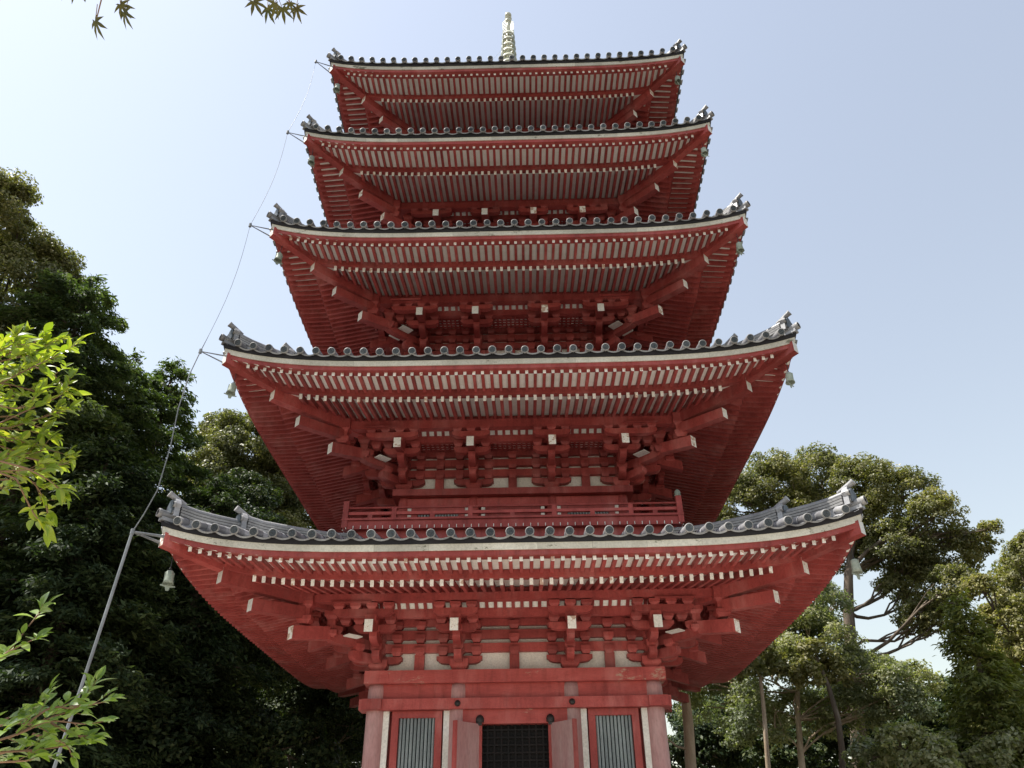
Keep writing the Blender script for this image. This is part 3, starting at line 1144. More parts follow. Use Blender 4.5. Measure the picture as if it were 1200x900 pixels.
# ---------------------------------------------------------------- lightning conductor
STAND = [(-6.80, -7.04, 6.88), (-6.53, -6.78, 11.02), (-6.25, -6.48, 14.96), (-5.96, -6.20, 18.68), (-5.70, -5.94, 22.17)]
for lv, s in zip(LEV, STAND):
    m = MB()
    w = lv['w']; s = Vector(s)
    r = .024 if lv['i'] == 0 else .014
    for dx, dy, dz in ((.0, .20, -.02), (.10, .02, .05)):
        m.tube([s, Vector((-w+dx, -w+dy, lv['zc']+lv['L']-.26+dz))], [r*.7, r*1.3], 6)
    m.tube([s + Vector((0, 0, -.05)), s + Vector((0, 0, .05))], .035, 8)
    obj('cable_bracket', m, STEEL, pagoda)
m = MB()
pts = [Vector(p) for p in ((-5.70, -5.94, 22.17), (-5.96, -6.20, 18.68), (-6.25, -6.48, 14.96), (-6.53, -6.78, 11.02))]
path = []
for a, b in zip(pts[:-1], pts[1:]):
    for k in range(8):
        t = k/8
        path.append(a.lerp(b, t) + Vector((.10, .04, 0))*math.sin(math.pi*t))
path += [Vector((-6.53, -6.78, 11.02)), Vector((-6.52, -7.0, 10.3)), Vector((-6.49, -7.15, 9.4)), Vector((-6.45, -7.15, 8.5)), Vector((-6.50, -7.12, 7.65)), Vector((-6.66, -7.07, 7.2)), Vector((-6.80, -7.04, 6.88))]
top = [Vector((-.3, -.1, 31.2)), Vector((-1.6, -1.6, 26.6)), Vector((-3.6, -3.7, 23.9)), Vector((-5.2, -5.4, 22.6))]
wire = thing('lightning_cable', 'thin grey lightning cable looping down the left eave corners into a straight pipe', 'cable', (-6.9, -7.1, 0))
inv = T(6.9, 7.1, 0)
obj('wire', MB().tube(top + path, [.0045]*4 + [.0055]*(len(path)-7) + [.011]*7, 6), STEEL, wire, inv)
obj('pipe', MB().tube([(-6.80, -7.04, 6.90), (-6.88, -7.08, 5.0), (-6.98, -7.12, 3.0), (-7.12, -7.18, 0)], .027, 10), STEEL, wire, inv)

# ---------------------------------------------------------------- wind bells
def make_bell(label):
    t = thing('wind_bell', label, 'wind bell', group='bronze wind bells under the eave corners')
    m = MB()
    prof = [(.02, .30), (.055, .295), (.078, .27), (.088, .18), (.095, .08), (.118, .0)]
    m.lathe(prof + [(.108, .004), (.085, .08), (.076, .18), (.06, .26), (0, .28)], 16)
    for k in range(4):
        a = k*math.pi/2
        m.beam((.10*math.cos(a), .10*math.sin(a), .14), (.08*math.cos(a), .08*math.sin(a), .14), .012, .24)
    obj('bell_body', m, COPPER, t)
    m = MB()
    m.tube([(0, 0, .29), (0, 0, .62)], .008, 6)
    m.tube([(.03*math.cos(q), 0, .33+.03*math.sin(q)) for q in np.linspace(0, 6.28, 13)], .007, 5)
    obj('hanger', m, IRON, t)
    m = MB()
    m.tube([(0, 0, .26), (0, 0, -.05)], .006, 6)
    m.prism([(-.15, .01), (-.16, -.015), (-.05, -.035), (-.03, -.11), (.03, -.11), (.05, -.035), (.16, -.015), (.15, .01), (.04, .0), (-.04, 0)], .012, 'y', 0, 0, T(0, 0, -.03))
    obj('wind_plate', m, COPPER, t)
    return t
def copy_tree(o, parent=None):
    c = o.copy(); COL.objects.link(c)
    if parent is not None: c.parent = parent
    for ch in list(o.children): copy_tree(ch, c)
    return c
ORD = ['lowest', 'second lowest', 'middle', 'second highest', 'topmost']
proto = None
for lv in LEV:
    for sx in (-1, 1):
        lab = 'bronze wind bell hanging under the %s corner of the %s eave' % ('left' if sx < 0 else 'right', ORD[lv['i']])
        if proto is None: o = proto = make_bell(lab)
        else: o = copy_tree(proto); o['label'] = lab
        a = lv['w'] - .24
        o.scale = (.86, .86, .86)
        o.location = (sx*a, -a, lv['zc'] + lv['L'] - 1.04)
        o.rotation_euler = (R(random.uniform(-4, 4)), R(random.uniform(-5, 5)), random.uniform(.2, 1.2))

# ---------------------------------------------------------------- trees
def unit(v):
    return v/np.maximum(np.linalg.norm(v, axis=1, keepdims=True), 1e-9)

def leaf_quads(P, N, Tn, size, asp):
    """one diamond leaf per point: centre P, normal N, long axis Tn"""
    n = len(P)
    Tn = unit(Tn - N*np.sum(Tn*N, axis=1, keepdims=True))
    B = np.cross(N, Tn)
    s = size[:, None]
    v = np.empty((n, 4, 3))
    v[:, 0] = P - Tn*s*.5
    v[:, 1] = P + B*s*asp*.5 + Tn*s*.05 + N*s*.06
    v[:, 2] = P + Tn*s*.5 - N*s*.05
    v[:, 3] = P - B*s*asp*.5 + Tn*s*.05 + N*s*.06
    return v.reshape(-1, 3)

def quad_mesh(name, V, mat):
    n = len(V)//4
    me = bpy.data.meshes.new(name)
    me.vertices.add(len(V)); me.loops.add(n*4); me.polygons.add(n)
    me.vertices.foreach_set('co', V.astype(np.float32).ravel())
    me.loops.foreach_set('vertex_index', np.arange(n*4, dtype=np.int32))
    me.polygons.foreach_set('loop_start', np.arange(0, n*4, 4, dtype=np.int32))
    me.polygons.foreach_set('loop_total', np.full(n, 4, dtype=np.int32))
    me.materials.append(mat)
    me.update()
    return me

def crown_points(lobes, leaf, cover, rel=.34, flat=.8):
    """leaf points gathered in clumps that sit on the shells of the lobes"""
    PP = []; NN = []
    for (x, y, z, r) in lobes:
        c = np.array((x, y, z))
        rc = max(.24, rel*r)
        ncl = int(2.6*(r/rc)**2*4*.62) + 4
        d = unit(rng.normal(size=(ncl, 3)))
        d[:, 2] = np.where(d[:, 2] < -.55, -d[:, 2], d[:, 2])
        cc = c + d*r*(rng.uniform(.45, 1.0, (ncl, 1))**.6)*np.array((1, 1, flat+.1))
        rr = rc*rng.uniform(.55, 1.25, ncl)
        for q, s, od in zip(cc, rr, d):
            m = int(cover*4*math.pi*s*s/(leaf*leaf*.27))
            if m < 4: continue
            u = unit(rng.normal(size=(m, 3)))
            rad = s*rng.uniform(.25, 1, (m, 1))**.55
            p = q + u*rad*np.array((1, 1, flat*.8))
            PP.append(p)
            NN.append(u*.55 + od*.35 + np.array((0, 0, .55)) + rng.normal(size=(m, 3))*.55)
    P = np.concatenate(PP); N = unit(np.concatenate(NN))
    return P, N

def bent_tube(mb, a, b, r0, r1, n=6, wob=.25, mat=0, sides=8):
    a = np.array(a, float); b = np.array(b, float)
    L = np.linalg.norm(b-a)
    pts = []; rs = []
    ph = rng.normal(size=3)*wob*L*.12; ph2 = rng.normal(size=3)*wob*L*.06
    for k in range(n+1):
        t = k/n
        pts.append(a + (b-a)*t + ph*math.sin(math.pi*t) + ph2*math.sin(2*math.pi*t))
        rs.append(r0 + (r1-r0)*t)
    mb.tube(pts, rs, sides, mat)
    return pts

def broadleaf(name, label, lobes, base, mat, leaf=.19, cover=.42, trunk_r=.32, bark=None, group=None, asp=.55, lean=None, limbs=True, rel=.27):
    t = thing(name, label, 'tree' if 'shrub' not in name else 'shrub', (base[0], base[1], 0), 0, group)
    inv = T(-base[0], -base[1], 0)
    P, N = crown_points(lobes, leaf, cover, rel)
    n = len(P)
    tn = rng.normal(size=(n, 3)) + np.array((0, 0, -.5))
    V = leaf_quads(P, N, tn, leaf*rng.uniform(.65, 1.25, n), asp)
    put('crown', quad_mesh('crown', V, mat), t, inv)
    if trunk_r:
        C = np.array([l[:3] for l in lobes])
        top = np.average(C, axis=0, weights=[l[3] for l in lobes])
        top = top + np.array((0, 0, .6))
        low = C[:, 2].min()
        fork = np.array((base[0], base[1], 0)) + (top - np.array((base[0], base[1], 0)))*.55
        tr = MB()
        pts = bent_tube(tr, (base[0], base[1], -.2), top, trunk_r, trunk_r*.28, 9, .35, 0, 10)
        obj('trunk', tr, bark or BARK, t, inv)
        if limbs:
            for (x, y, z, r) in lobes:
                zt = z - .3 - .22*math.hypot(x-pts[4][0], y-pts[4][1])
                s = min(pts[3:9], key=lambda p: abs(p[2]-zt))
                lm = MB()
                e = np.array((x, y, z)); 
                q = bent_tube(lm, s, e, trunk_r*.20, .022, 6, .7, 0, 6)
                for k in range(4):
                    d = rng.normal(size=3); d[2] = abs(d[2])*.6; d /= np.linalg.norm(d)
                    bent_tube(lm, q[3 + k % 3], e + d*r*.8, .045, .012, 4, .4, 0, 5)
                obj('limb', lm, bark or BARK, t, inv)
    return t

def conifer(name, label, axis, z0, z1, prof, mat, nb=110, spray=.34, group=None, trunk_r=.26, droop=.25, dens=62):
    x, y = axis
    t = thing(name, label, 'tree', (x, y, 0), 0, group)
    inv = T(-x, -y, 0)
    tr = MB()
    tr.tube([(x, y, -.2), (x+.05, y, (z0+z1)/2), (x, y, z1-.2)], [trunk_r, trunk_r*.6, .03], 10)
    obj('trunk', tr, BARK, t, inv)
    zs, rs = zip(*prof)
    PP = []; NN = []; TT = []; SS = []
    bm = MB()
    for k in range(nb):
        f = ((k+.5)/nb)**.85
        z = z1 - (z1-z0)*f
        az = k*2.39996 + rng.normal()*.3
        L = float(np.interp(z, zs[::-1], rs[::-1]))*rng.uniform(.62, 1.12)
        d = np.array((math.cos(az), math.sin(az), 0))
        m = max(6, int(dens*L*rng.uniform(.7, 1.2)))
        u = rng.uniform(.12, 1, m)**.75
        zz = z + L*(.16*u - droop*u*u) 
        side = np.array((-d[1], d[0], 0))
        wdt = .30*L*(1.1-u)*.9 + .12
        P = np.array((x, y, 0)) + d*(u*L)[:, None] + side*(rng.normal(size=m)*wdt*.6)[:, None]
        P[:, 2] = zz + rng.normal(size=m)*.09 - .03
        # each spray is a small drooping fan
        for j in range(5):
            PP.append(P + rng.normal(size=(m, 3))*np.array((.10, .10, .06)))
            NN.append(np.array((0, 0, .8)) + d*.35 + rng.normal(size=(m, 3))*.45)
            TT.append(d*.9 + side*rng.normal(size=(m, 1))*.7 + np.array((0, 0, -.38)) + rng.normal(size=(m, 3))*.2)
            SS.append(spray*rng.uniform(.5, 1.15, m))
        bm.tube([(x, y, z-.05), tuple(np.array((x, y, z)) + d*L*.5 + np.array((0, 0, .02*L))), tuple(np.array((x, y, z)) + d*L*.9 + np.array((0, 0, L*(.144-droop*.81))))], [.035, .022, .008], 5)
    P = np.concatenate(PP); N = unit(np.concatenate(NN)); TT = np.concatenate(TT); S = np.concatenate(SS)
    put('crown', quad_mesh('crown', leaf_quads(P, N, TT, S, .30), mat), t, inv)
    obj('boughs', bm, BARK, t, inv, stuff=True)
    return t

LOBES = {
'A': [
  (-18.26, -1.30, 20.93, 1.82),
  (-17.01, 0.27, 18.98, 1.95),
  (-16.20, 1.11, 19.27, 0.98),
  (-16.91, 1.04, 16.11, 2.29),
  (-18.05, -0.67, 15.97, 2.42),
  (-15.65, 1.94, 14.29, 1.98),
],
'D': [
  (-13.59, 14.07, 19.85, 2.06),
  (-12.21, 15.80, 19.58, 1.78),
  (-15.76, 15.73, 21.43, 1.37),
  (-13.33, 15.90, 17.63, 2.60),
  (-11.35, 17.28, 17.14, 2.00),
  (-14.85, 13.77, 17.62, 2.07),
  (-12.02, 15.88, 14.89, 2.29),
],
'E1': [
  (-11.95, -1.29, 8.86, 2.20),
  (-10.70, 0.35, 8.01, 2.07),
  (-11.50, -0.01, 5.97, 2.36),
  (-12.60, -2.47, 7.18, 1.79),
  (-12.83, -1.99, 10.00, 1.54),
],
'E2': [
  (-10.35, 5.29, 10.40, 2.47),
  (-11.41, 6.64, 8.20, 2.61),
  (-8.55, 7.31, 8.31, 2.38),
  (-12.06, 4.16, 10.92, 1.70),
  (-10.44, 6.71, 13.19, 1.60),
],
'E3': [
  (-7.92, 12.03, 10.48, 2.66),
  (-8.99, 13.04, 7.35, 2.93),
  (-6.04, 12.42, 6.58, 2.34),
  (-6.54, 11.99, 9.08, 2.07),
  (-10.50, 13.27, 12.35, 1.89),
],
'E4': [
  (-10.29, 1.83, 4.83, 1.80),
  (-11.68, 1.12, 3.96, 1.71),
  (-8.97, 4.58, 4.74, 1.88),
  (-6.76, 5.00, 4.31, 1.51),
],
'F': [
  (12.02, 13.45, 16.85, 1.85),
  (14.69, 14.29, 17.74, 1.66),
  (15.84, 12.57, 16.12, 1.71),
  (17.37, 12.20, 15.63, 1.53),
  (17.58, 10.68, 14.13, 1.22),
  (19.59, 11.72, 13.20, 0.80),
  (19.83, 10.80, 13.53, 0.46),
  (18.57, 12.40, 13.09, 1.48),
  (17.56, 12.73, 11.71, 1.46),
  (16.14, 11.72, 13.27, 1.39),
  (16.33, 11.81, 10.11, 0.97),
  (10.44, 13.62, 16.09, 1.44),
  (14.18, 12.20, 14.26, 1.28),
  (9.52, 13.62, 14.84, 1.10),
  (12.61, 13.26, 15.13, 1.56),
  (15.34, 12.98, 13.75, 0.83),
  (17.26, 10.26, 10.93, 1.01),
  (16.92, 12.43, 12.45, 1.17),
  (16.83, 11.48, 9.94, 0.89),
  (14.95, 12.32, 14.91, 1.14),
  (13.69, 14.29, 15.97, 1.46),
  (14.72, 12.91, 13.15, 0.98),
  (13.40, 13.00, 13.80, 1.14),
  (15.79, 12.42, 11.65, 0.72),
],
'G': [
  (8.55, 10.42, 9.29, 1.19),
  (8.79, 8.60, 7.49, 1.57),
  (7.64, 11.38, 7.00, 1.50),
  (10.43, 7.97, 8.34, 1.44),
  (12.23, 9.30, 7.29, 1.17),
  (12.03, 9.65, 10.23, 0.72),
  (12.37, 7.17, 6.73, 0.96),
  (10.04, 10.20, 6.18, 1.24),
  (11.42, 8.55, 6.04, 1.17),
  (6.75, 10.52, 7.61, 1.28),
  (10.74, 7.81, 9.95, 0.80),
  (12.48, 7.20, 6.07, 0.95),
  (8.18, 9.11, 5.90, 1.19),
  (13.08, 9.52, 7.62, 0.68),
  (9.80, 8.66, 9.44, 1.07),
  (14.12, 8.47, 6.96, 0.65),
  (7.97, 11.18, 8.36, 1.13),
  (12.05, 9.91, 6.68, 0.93),
  (13.41, 7.63, 7.22, 0.52),
  (11.81, 8.36, 7.91, 0.45),
  (11.21, 9.07, 9.31, 0.63),
  (13.24, 8.94, 7.67, 0.40),
  (9.98, 8.36, 9.97, 0.63),
],
'I': [
  (18.19, 7.28, 9.97, 1.52),
  (17.15, 8.08, 8.86, 0.91),
  (17.43, 8.10, 7.68, 1.37),
  (17.59, 5.46, 10.64, 0.75),
  (16.89, 8.69, 5.72, 1.34),
  (16.07, 6.59, 9.79, 0.53),
  (17.88, 6.21, 8.21, 1.70),
],
'K1': [
  (9.67, 1.30, 4.14, 0.68),
  (9.18, 2.37, 4.00, 0.58),
  (9.91, 0.42, 3.77, 0.57),
],
'K2': [
  (11.71, 2.34, 4.01, 0.75),
  (12.04, 1.04, 3.76, 0.79),
],
'K3': [
  (7.65, 14.73, 5.94, 1.40),
  (9.24, 14.37, 5.56, 1.24),
  (10.67, 13.58, 5.30, 1.14),
  (6.47, 14.35, 5.44, 1.03),
],
'X1': [
  (-13.84, 21.77, 10.15, 2.66),
  (-10.81, 24.13, 10.14, 2.79),
  (-8.15, 25.52, 9.03, 2.36),
  (-11.77, 22.45, 6.98, 3.02),
  (-7.92, 23.06, 6.22, 2.59),
  (-16.84, 22.99, 9.58, 2.71),
],
'X2': [
  (-22.12, 17.98, 8.75, 2.81),
  (-19.02, 19.28, 8.55, 2.88),
  (-19.86, 18.36, 5.87, 2.71),
  (-16.39, 20.99, 6.86, 2.50),
  (-23.73, 17.89, 6.57, 2.33),
],
'X3': [
  (10.74, 28.77, 8.38, 2.23),
  (13.85, 27.90, 7.77, 2.42),
  (17.14, 25.83, 8.31, 2.34),
  (21.08, 26.64, 7.94, 2.36),
  (22.75, 23.29, 7.85, 2.42),
  (25.44, 23.18, 8.20, 2.64),
  (18.62, 27.45, 6.36, 2.82),
  (21.26, 24.31, 5.80, 2.62),
  (12.87, 29.01, 6.16, 2.42),
],
}
broadleaf('broadleaf_tree', 'tallest evergreen tree at the left edge, its rounded top catching the sun', LOBES['A'], (-16.2, 1.2), LEAF_OLIVE, .125, .42, .40, group='trees left of the pagoda')
conifer('cypress_tree', 'tall dark cypress with ragged drooping tips beside the rounded tree at left', (-14.6, .3), 4.0, 19.3, [(19.3, .1), (18.7, 1.0), (18.0, 1.75), (16.9, 2.4), (14.3, 3.2), (9, 3.6), (4, 3.2)], LEAF_CONIFER, 150, .25, 'trees left of the pagoda')
conifer('cypress_tree', 'smaller cypress whose pointed top stands just left of the second eave', (-13.2, 4.5), 4.0, 18.75, [(18.75, .1), (18.3, .5), (17.5, 1.05), (14.8, 1.9), (9, 2.5), (4, 2.5)], LEAF_CONIFER, 130, .25, 'trees left of the pagoda')
conifer('cypress_tree', 'middle cypress filling the dip between the tall and the smaller cypress', (-13.7, 2.4), 4.0, 17.4, [(17.4, .2), (16.8, 1.0), (15.8, 1.7), (13, 2.6), (8, 3.0), (4, 2.8)], LEAF_CONIFER, 120, .25, 'trees left of the pagoda')
broadleaf('broadleaf_tree', 'olive rounded tree seen between the first and second eaves at left', LOBES['D'], (-13.2, 15.6), LEAF_OLIVE, .15, .40, .36, group='trees left of the pagoda')
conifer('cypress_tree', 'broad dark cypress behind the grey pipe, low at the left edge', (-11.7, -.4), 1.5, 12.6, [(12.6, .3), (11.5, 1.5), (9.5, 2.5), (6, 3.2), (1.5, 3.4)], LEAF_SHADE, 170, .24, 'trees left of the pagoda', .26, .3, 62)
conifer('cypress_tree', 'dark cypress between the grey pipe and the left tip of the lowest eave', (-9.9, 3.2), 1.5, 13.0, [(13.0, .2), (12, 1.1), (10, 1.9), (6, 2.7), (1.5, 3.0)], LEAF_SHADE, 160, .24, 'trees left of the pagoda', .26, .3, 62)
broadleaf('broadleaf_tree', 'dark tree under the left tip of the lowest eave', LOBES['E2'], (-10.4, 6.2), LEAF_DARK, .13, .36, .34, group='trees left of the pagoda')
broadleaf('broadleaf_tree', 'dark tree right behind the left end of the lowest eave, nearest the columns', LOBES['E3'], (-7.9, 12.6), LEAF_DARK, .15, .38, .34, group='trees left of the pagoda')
broadleaf('evergreen_shrub', 'low dark shrub at the foot of the left trees', LOBES['E4'], (-9.4, 3.2), LEAF_DARK, .17, .42, .14, group='shrubs under the trees')
broadleaf('camphor_tree', 'large spreading camphor tree rising behind the right tip of the lowest eave', LOBES['F'], (12.0, 14.0), LEAF_OLIVE, .14, .27, .42, group='trees right of the pagoda')
broadleaf('broadleaf_tree', 'paler feathery tree under the lowest eave at right with a light brown trunk', LOBES['G'], (8.7, 8.8), LEAF_MID, .12, .21, .18, BARK_PALE, group='trees right of the pagoda')
conifer('cypress_tree', 'yellow green cypress at lower right before the camphor tree', (12.45, 1.85), 2.2, 8.15, [(8.15, .2), (7.6, .5), (7.1, .62), (5.8, 1.1), (4.1, 1.5), (2.2, 1.7)], LEAF_YELLOW, 80, .22, 'trees right of the pagoda', .18, .25, 60)
broadleaf('broadleaf_tree', 'olive brown tree cut off by the right edge', LOBES['I'], (17.2, 7.6), LEAF_OLIVE, .13, .36, .26, group='trees right of the pagoda')
broadleaf('evergreen_shrub', 'bright green shrub at lower right, nearest the pagoda of the two', LOBES['K1'], (9.4, .9), LEAF_MID, .14, .42, .10, group='shrubs under the trees')
broadleaf('evergreen_shrub', 'bright green shrub in the lower right corner', LOBES['K2'], (11.5, 1.2), LEAF_MID, .14, .42, .10, group='shrubs under the trees')
broadleaf('evergreen_shrub', 'dark far shrub between the cut stump and the thin pale trunk', LOBES['K3'], (8.6, 15.3), LEAF_DARK, .19, .42, .14, group='shrubs under the trees')

wl = LOBES['X1'] + LOBES['X2'] + LOBES['X3']
P, N = crown_points(wl, .28, .36)
wd = quad_mesh('distant_wood', leaf_quads(P, N, rng.normal(size=(len(P), 3)), .28*rng.uniform(.7, 1.2, len(P)), .55), LEAF_DARK)
wood = put('distant_wood', wd)
wood['kind'] = 'stuff'
wood['label'] = 'far dark wood closing the gaps low down behind the trees'
wood['category'] = 'wood'

# bare cut trunk beside the right column
t = thing('tree_stump', 'bare pale cut trunk standing just right of the pagoda columns', 'tree stump', (5.05, 5.55, 0))
m = MB()
m.tube([(5.0, 5.55, -.1), (5.06, 5.55, 2.2), (5.10, 5.56, 4.3), (5.17, 5.54, 5.3), (5.19, 5.53, 6.26)], [.24, .20, .17, .16, .145], 12)
obj('trunk', m, BARK_PALE, t, T(-5.05, -5.55, 0))
m = MB()
m.tube([(5.0, 5.5, 4.75), (4.75, 5.4, 4.78), (4.5, 5.3, 4.95), (4.2, 5.2, 5.25)], [.04, .03, .022, .01], 6)
obj('branch', m, BARK_PALE, t, T(-5.05, -5.55, 0))
# two thin bare stems in the right grove
for (a, b, r, lab, bk) in (((8.37, 6.90, -.1), (8.03, 6.90, 7.91), .13, 'thin pale bare trunk between the cut stump and the feathery tree', BARK_PALE), ((9.70, 6.96, -.1), (9.95, 6.80, 7.64), .17, 'dark leaning bare trunk just right of the feathery tree trunk', BARK)):
    t = thing('slender_tree', lab, 'tree', (a[0], a[1], 0), 0, 'trees right of the pagoda')
    m = MB(); pts = bent_tube(m, a, b, r, r*.35, 8, .4)
    obj('trunk', m, bk, t, T(-a[0], -a[1], 0))
    lob = [(b[0]+dx, b[1]+dy, b[2]+dz, .55) for dx, dy, dz in ((0, 0, .1), (.6, .2, -.5), (-.5, -.3, -.7))]
    P, N = crown_points(lob, .17, .4)
    put('crown', quad_mesh('crown', leaf_quads(P, N, rng.normal(size=(len(P), 3)), .17*rng.uniform(.7, 1.2, len(P)), .5), LEAF_OLIVE), t, T(-a[0], -a[1], 0))

# ---------------------------------------------------------------- near foliage
def leaf_shape(name, L, W_, curl, fold, mat):
    mb = MB(); n = 5
    mid = []; le = []; ri = []
    for k in range(n+1):
        s = k/n
        w = W_*.5*math.sin(math.pi*min(1, s*.96+.02))**.85*(1.12-.35*s)
        z = curl*L*(s-.1)**2*-1
        mid.append((0, L*s, z)); le.append((-w, L*s, z + fold*w)); ri.append((w, L*s, z + fold*w))
    mb.grid([le, mid], 0, True); mb.grid([mid, ri], 0, True)
    return mb.mesh(name, [mat])

def frame(p, d, n):
    d = Vector(d).normalized(); n = Vector(n)
    n = (n - d*n.dot(d)).normalized()
    x = d.cross(n)
    m = Matrix.Identity(4)
    for r in range(3):
        m[r][0] = x[r]; m[r][1] = d[r]; m[r][2] = n[r]
    m.translation = Vector(p)
    return m

SPRAYS = {
'S1': [
  [ (-1.760,-17.710,3.000),(-1.650,-17.610,3.210),(-1.580,-17.560,3.320),(-1.520,-17.520,3.420) ],
  [ (-1.870,-17.650,3.180),(-1.720,-17.530,3.400),(-1.690,-17.500,3.480) ],
  [ (-1.750,-17.630,2.910),(-1.620,-17.530,3.100),(-1.550,-17.470,3.210),(-1.540,-17.470,3.290) ],
  [ (-1.840,-17.600,3.000),(-1.650,-17.440,2.970),(-1.580,-17.400,3.000),(-1.520,-17.350,3.000) ],
  [ (-1.810,-17.560,2.880),(-1.620,-17.410,2.880),(-1.540,-17.360,2.790),(-1.510,-17.340,2.710) ],
  [ (-1.500,-17.580,2.830),(-1.430,-17.530,2.800),(-1.390,-17.500,2.760) ],
  [ (-1.680,-17.750,3.010),(-1.630,-17.700,3.200),(-1.640,-17.710,3.320) ],
  [ (-1.850,-17.500,3.050),(-1.710,-17.380,3.100),(-1.620,-17.320,3.100) ],
  [ (-1.670,-17.610,2.750),(-1.570,-17.540,2.770) ],
  [ (-1.780,-17.720,3.210),(-1.700,-17.650,3.340),(-1.670,-17.630,3.400) ],
  [ (-1.780,-17.370,3.410),(-1.720,-17.320,3.400),(-1.640,-17.260,3.310) ],
  [ (-1.840,-17.660,3.120),(-1.730,-17.570,3.200),(-1.630,-17.490,3.210),(-1.600,-17.470,3.250) ],
  [ (-1.870,-17.510,2.940),(-1.740,-17.410,3.040),(-1.630,-17.330,2.990),(-1.580,-17.300,2.980) ],
  [ (-1.870,-17.690,3.320),(-1.760,-17.590,3.370),(-1.690,-17.540,3.380),(-1.630,-17.490,3.460) ],
  [ (-1.710,-17.470,3.060),(-1.640,-17.420,3.130),(-1.570,-17.370,3.200) ],
  [ (-1.540,-17.560,2.800),(-1.470,-17.510,2.690),(-1.440,-17.490,2.660) ],
  [ (-1.800,-17.550,2.820),(-1.700,-17.470,2.900),(-1.640,-17.420,2.910) ],
  [ (-1.960,-17.580,3.280),(-1.840,-17.470,3.340),(-1.780,-17.420,3.380) ],
  [ (-1.590,-17.440,2.940),(-1.520,-17.390,2.940),(-1.490,-17.370,2.970) ],
  [ (-1.800,-17.500,3.110),(-1.760,-17.470,3.200),(-1.730,-17.440,3.230) ],
  [ (-1.800,-17.530,3.330),(-1.730,-17.470,3.410),(-1.700,-17.450,3.460) ],
  [ (-1.650,-17.690,3.040),(-1.570,-17.630,3.050),(-1.540,-17.610,3.130) ],
  [ (-1.740,-17.440,2.860),(-1.650,-17.380,2.890),(-1.610,-17.340,2.970) ],
  [ (-1.710,-17.500,3.030),(-1.630,-17.440,3.010),(-1.600,-17.420,3.080) ],
  [ (-1.680,-17.610,2.780),(-1.620,-17.560,2.870),(-1.590,-17.540,2.910) ],
  [ (-1.690,-17.740,3.180),(-1.650,-17.700,3.280),(-1.610,-17.680,3.300) ],
  [ (-1.760,-17.410,3.150),(-1.680,-17.350,3.130),(-1.650,-17.330,3.150) ],
  [ (-1.840,-17.670,3.190),(-1.800,-17.620,3.300),(-1.760,-17.590,3.350) ],
  [ (-1.850,-17.560,3.380),(-1.770,-17.490,3.390),(-1.710,-17.440,3.370) ],
  [ (-1.900,-17.520,3.090),(-1.820,-17.450,3.090),(-1.770,-17.410,3.060) ],
  [ (-1.780,-17.500,3.270),(-1.720,-17.450,3.400),(-1.670,-17.410,3.420) ],
  [ (-1.930,-17.520,3.140),(-1.860,-17.460,3.210),(-1.820,-17.430,3.310) ],
  [ (-1.650,-17.540,2.840),(-1.580,-17.490,2.870),(-1.520,-17.440,2.900) ],
  [ (-1.790,-17.460,2.950),(-1.710,-17.400,2.950),(-1.670,-17.370,3.010) ],
  [ (-1.770,-17.620,3.000),(-1.690,-17.540,2.990),(-1.620,-17.500,2.990) ],
],
'S2': [
  [ (-1.560,-17.420,2.140),(-1.490,-17.370,2.250),(-1.460,-17.350,2.340),(-1.430,-17.330,2.420) ],
  [ (-1.480,-17.390,2.240),(-1.420,-17.350,2.300) ],
  [ (-1.380,-17.660,2.140),(-1.330,-17.620,2.170) ],
],
'S3': [
  [ (-1.320,-17.720,1.890),(-1.200,-17.650,1.950),(-1.140,-17.610,1.990),(-1.060,-17.560,1.990),(-1.010,-17.540,2.000) ],
  [ (-1.220,-17.620,1.960),(-1.160,-17.590,2.030),(-1.100,-17.550,2.040),(-1.070,-17.540,2.120) ],
  [ (-1.250,-17.330,2.080),(-1.200,-17.300,2.090),(-1.150,-17.270,2.110) ],
  [ (-1.320,-17.590,1.910),(-1.190,-17.510,1.930),(-1.110,-17.470,1.950) ],
  [ (-1.290,-17.500,1.970),(-1.270,-17.480,2.050),(-1.250,-17.470,2.100) ],
  [ (-1.300,-17.640,1.880),(-1.200,-17.580,1.890),(-1.180,-17.560,1.900) ],
  [ (-1.380,-17.600,1.960),(-1.290,-17.540,2.020),(-1.260,-17.520,2.040) ],
  [ (-1.180,-17.530,2.000),(-1.120,-17.500,1.970),(-1.070,-17.470,1.970) ],
  [ (-1.370,-17.670,1.930),(-1.280,-17.610,1.980),(-1.220,-17.570,1.990),(-1.170,-17.540,1.970) ],
  [ (-1.360,-17.550,1.890),(-1.270,-17.500,1.930),(-1.190,-17.450,1.910) ],
  [ (-1.300,-17.520,1.960),(-1.240,-17.480,2.010),(-1.190,-17.450,2.040),(-1.150,-17.430,2.040) ],
  [ (-1.310,-17.390,1.990),(-1.230,-17.340,1.970),(-1.200,-17.320,1.930) ],
],

}
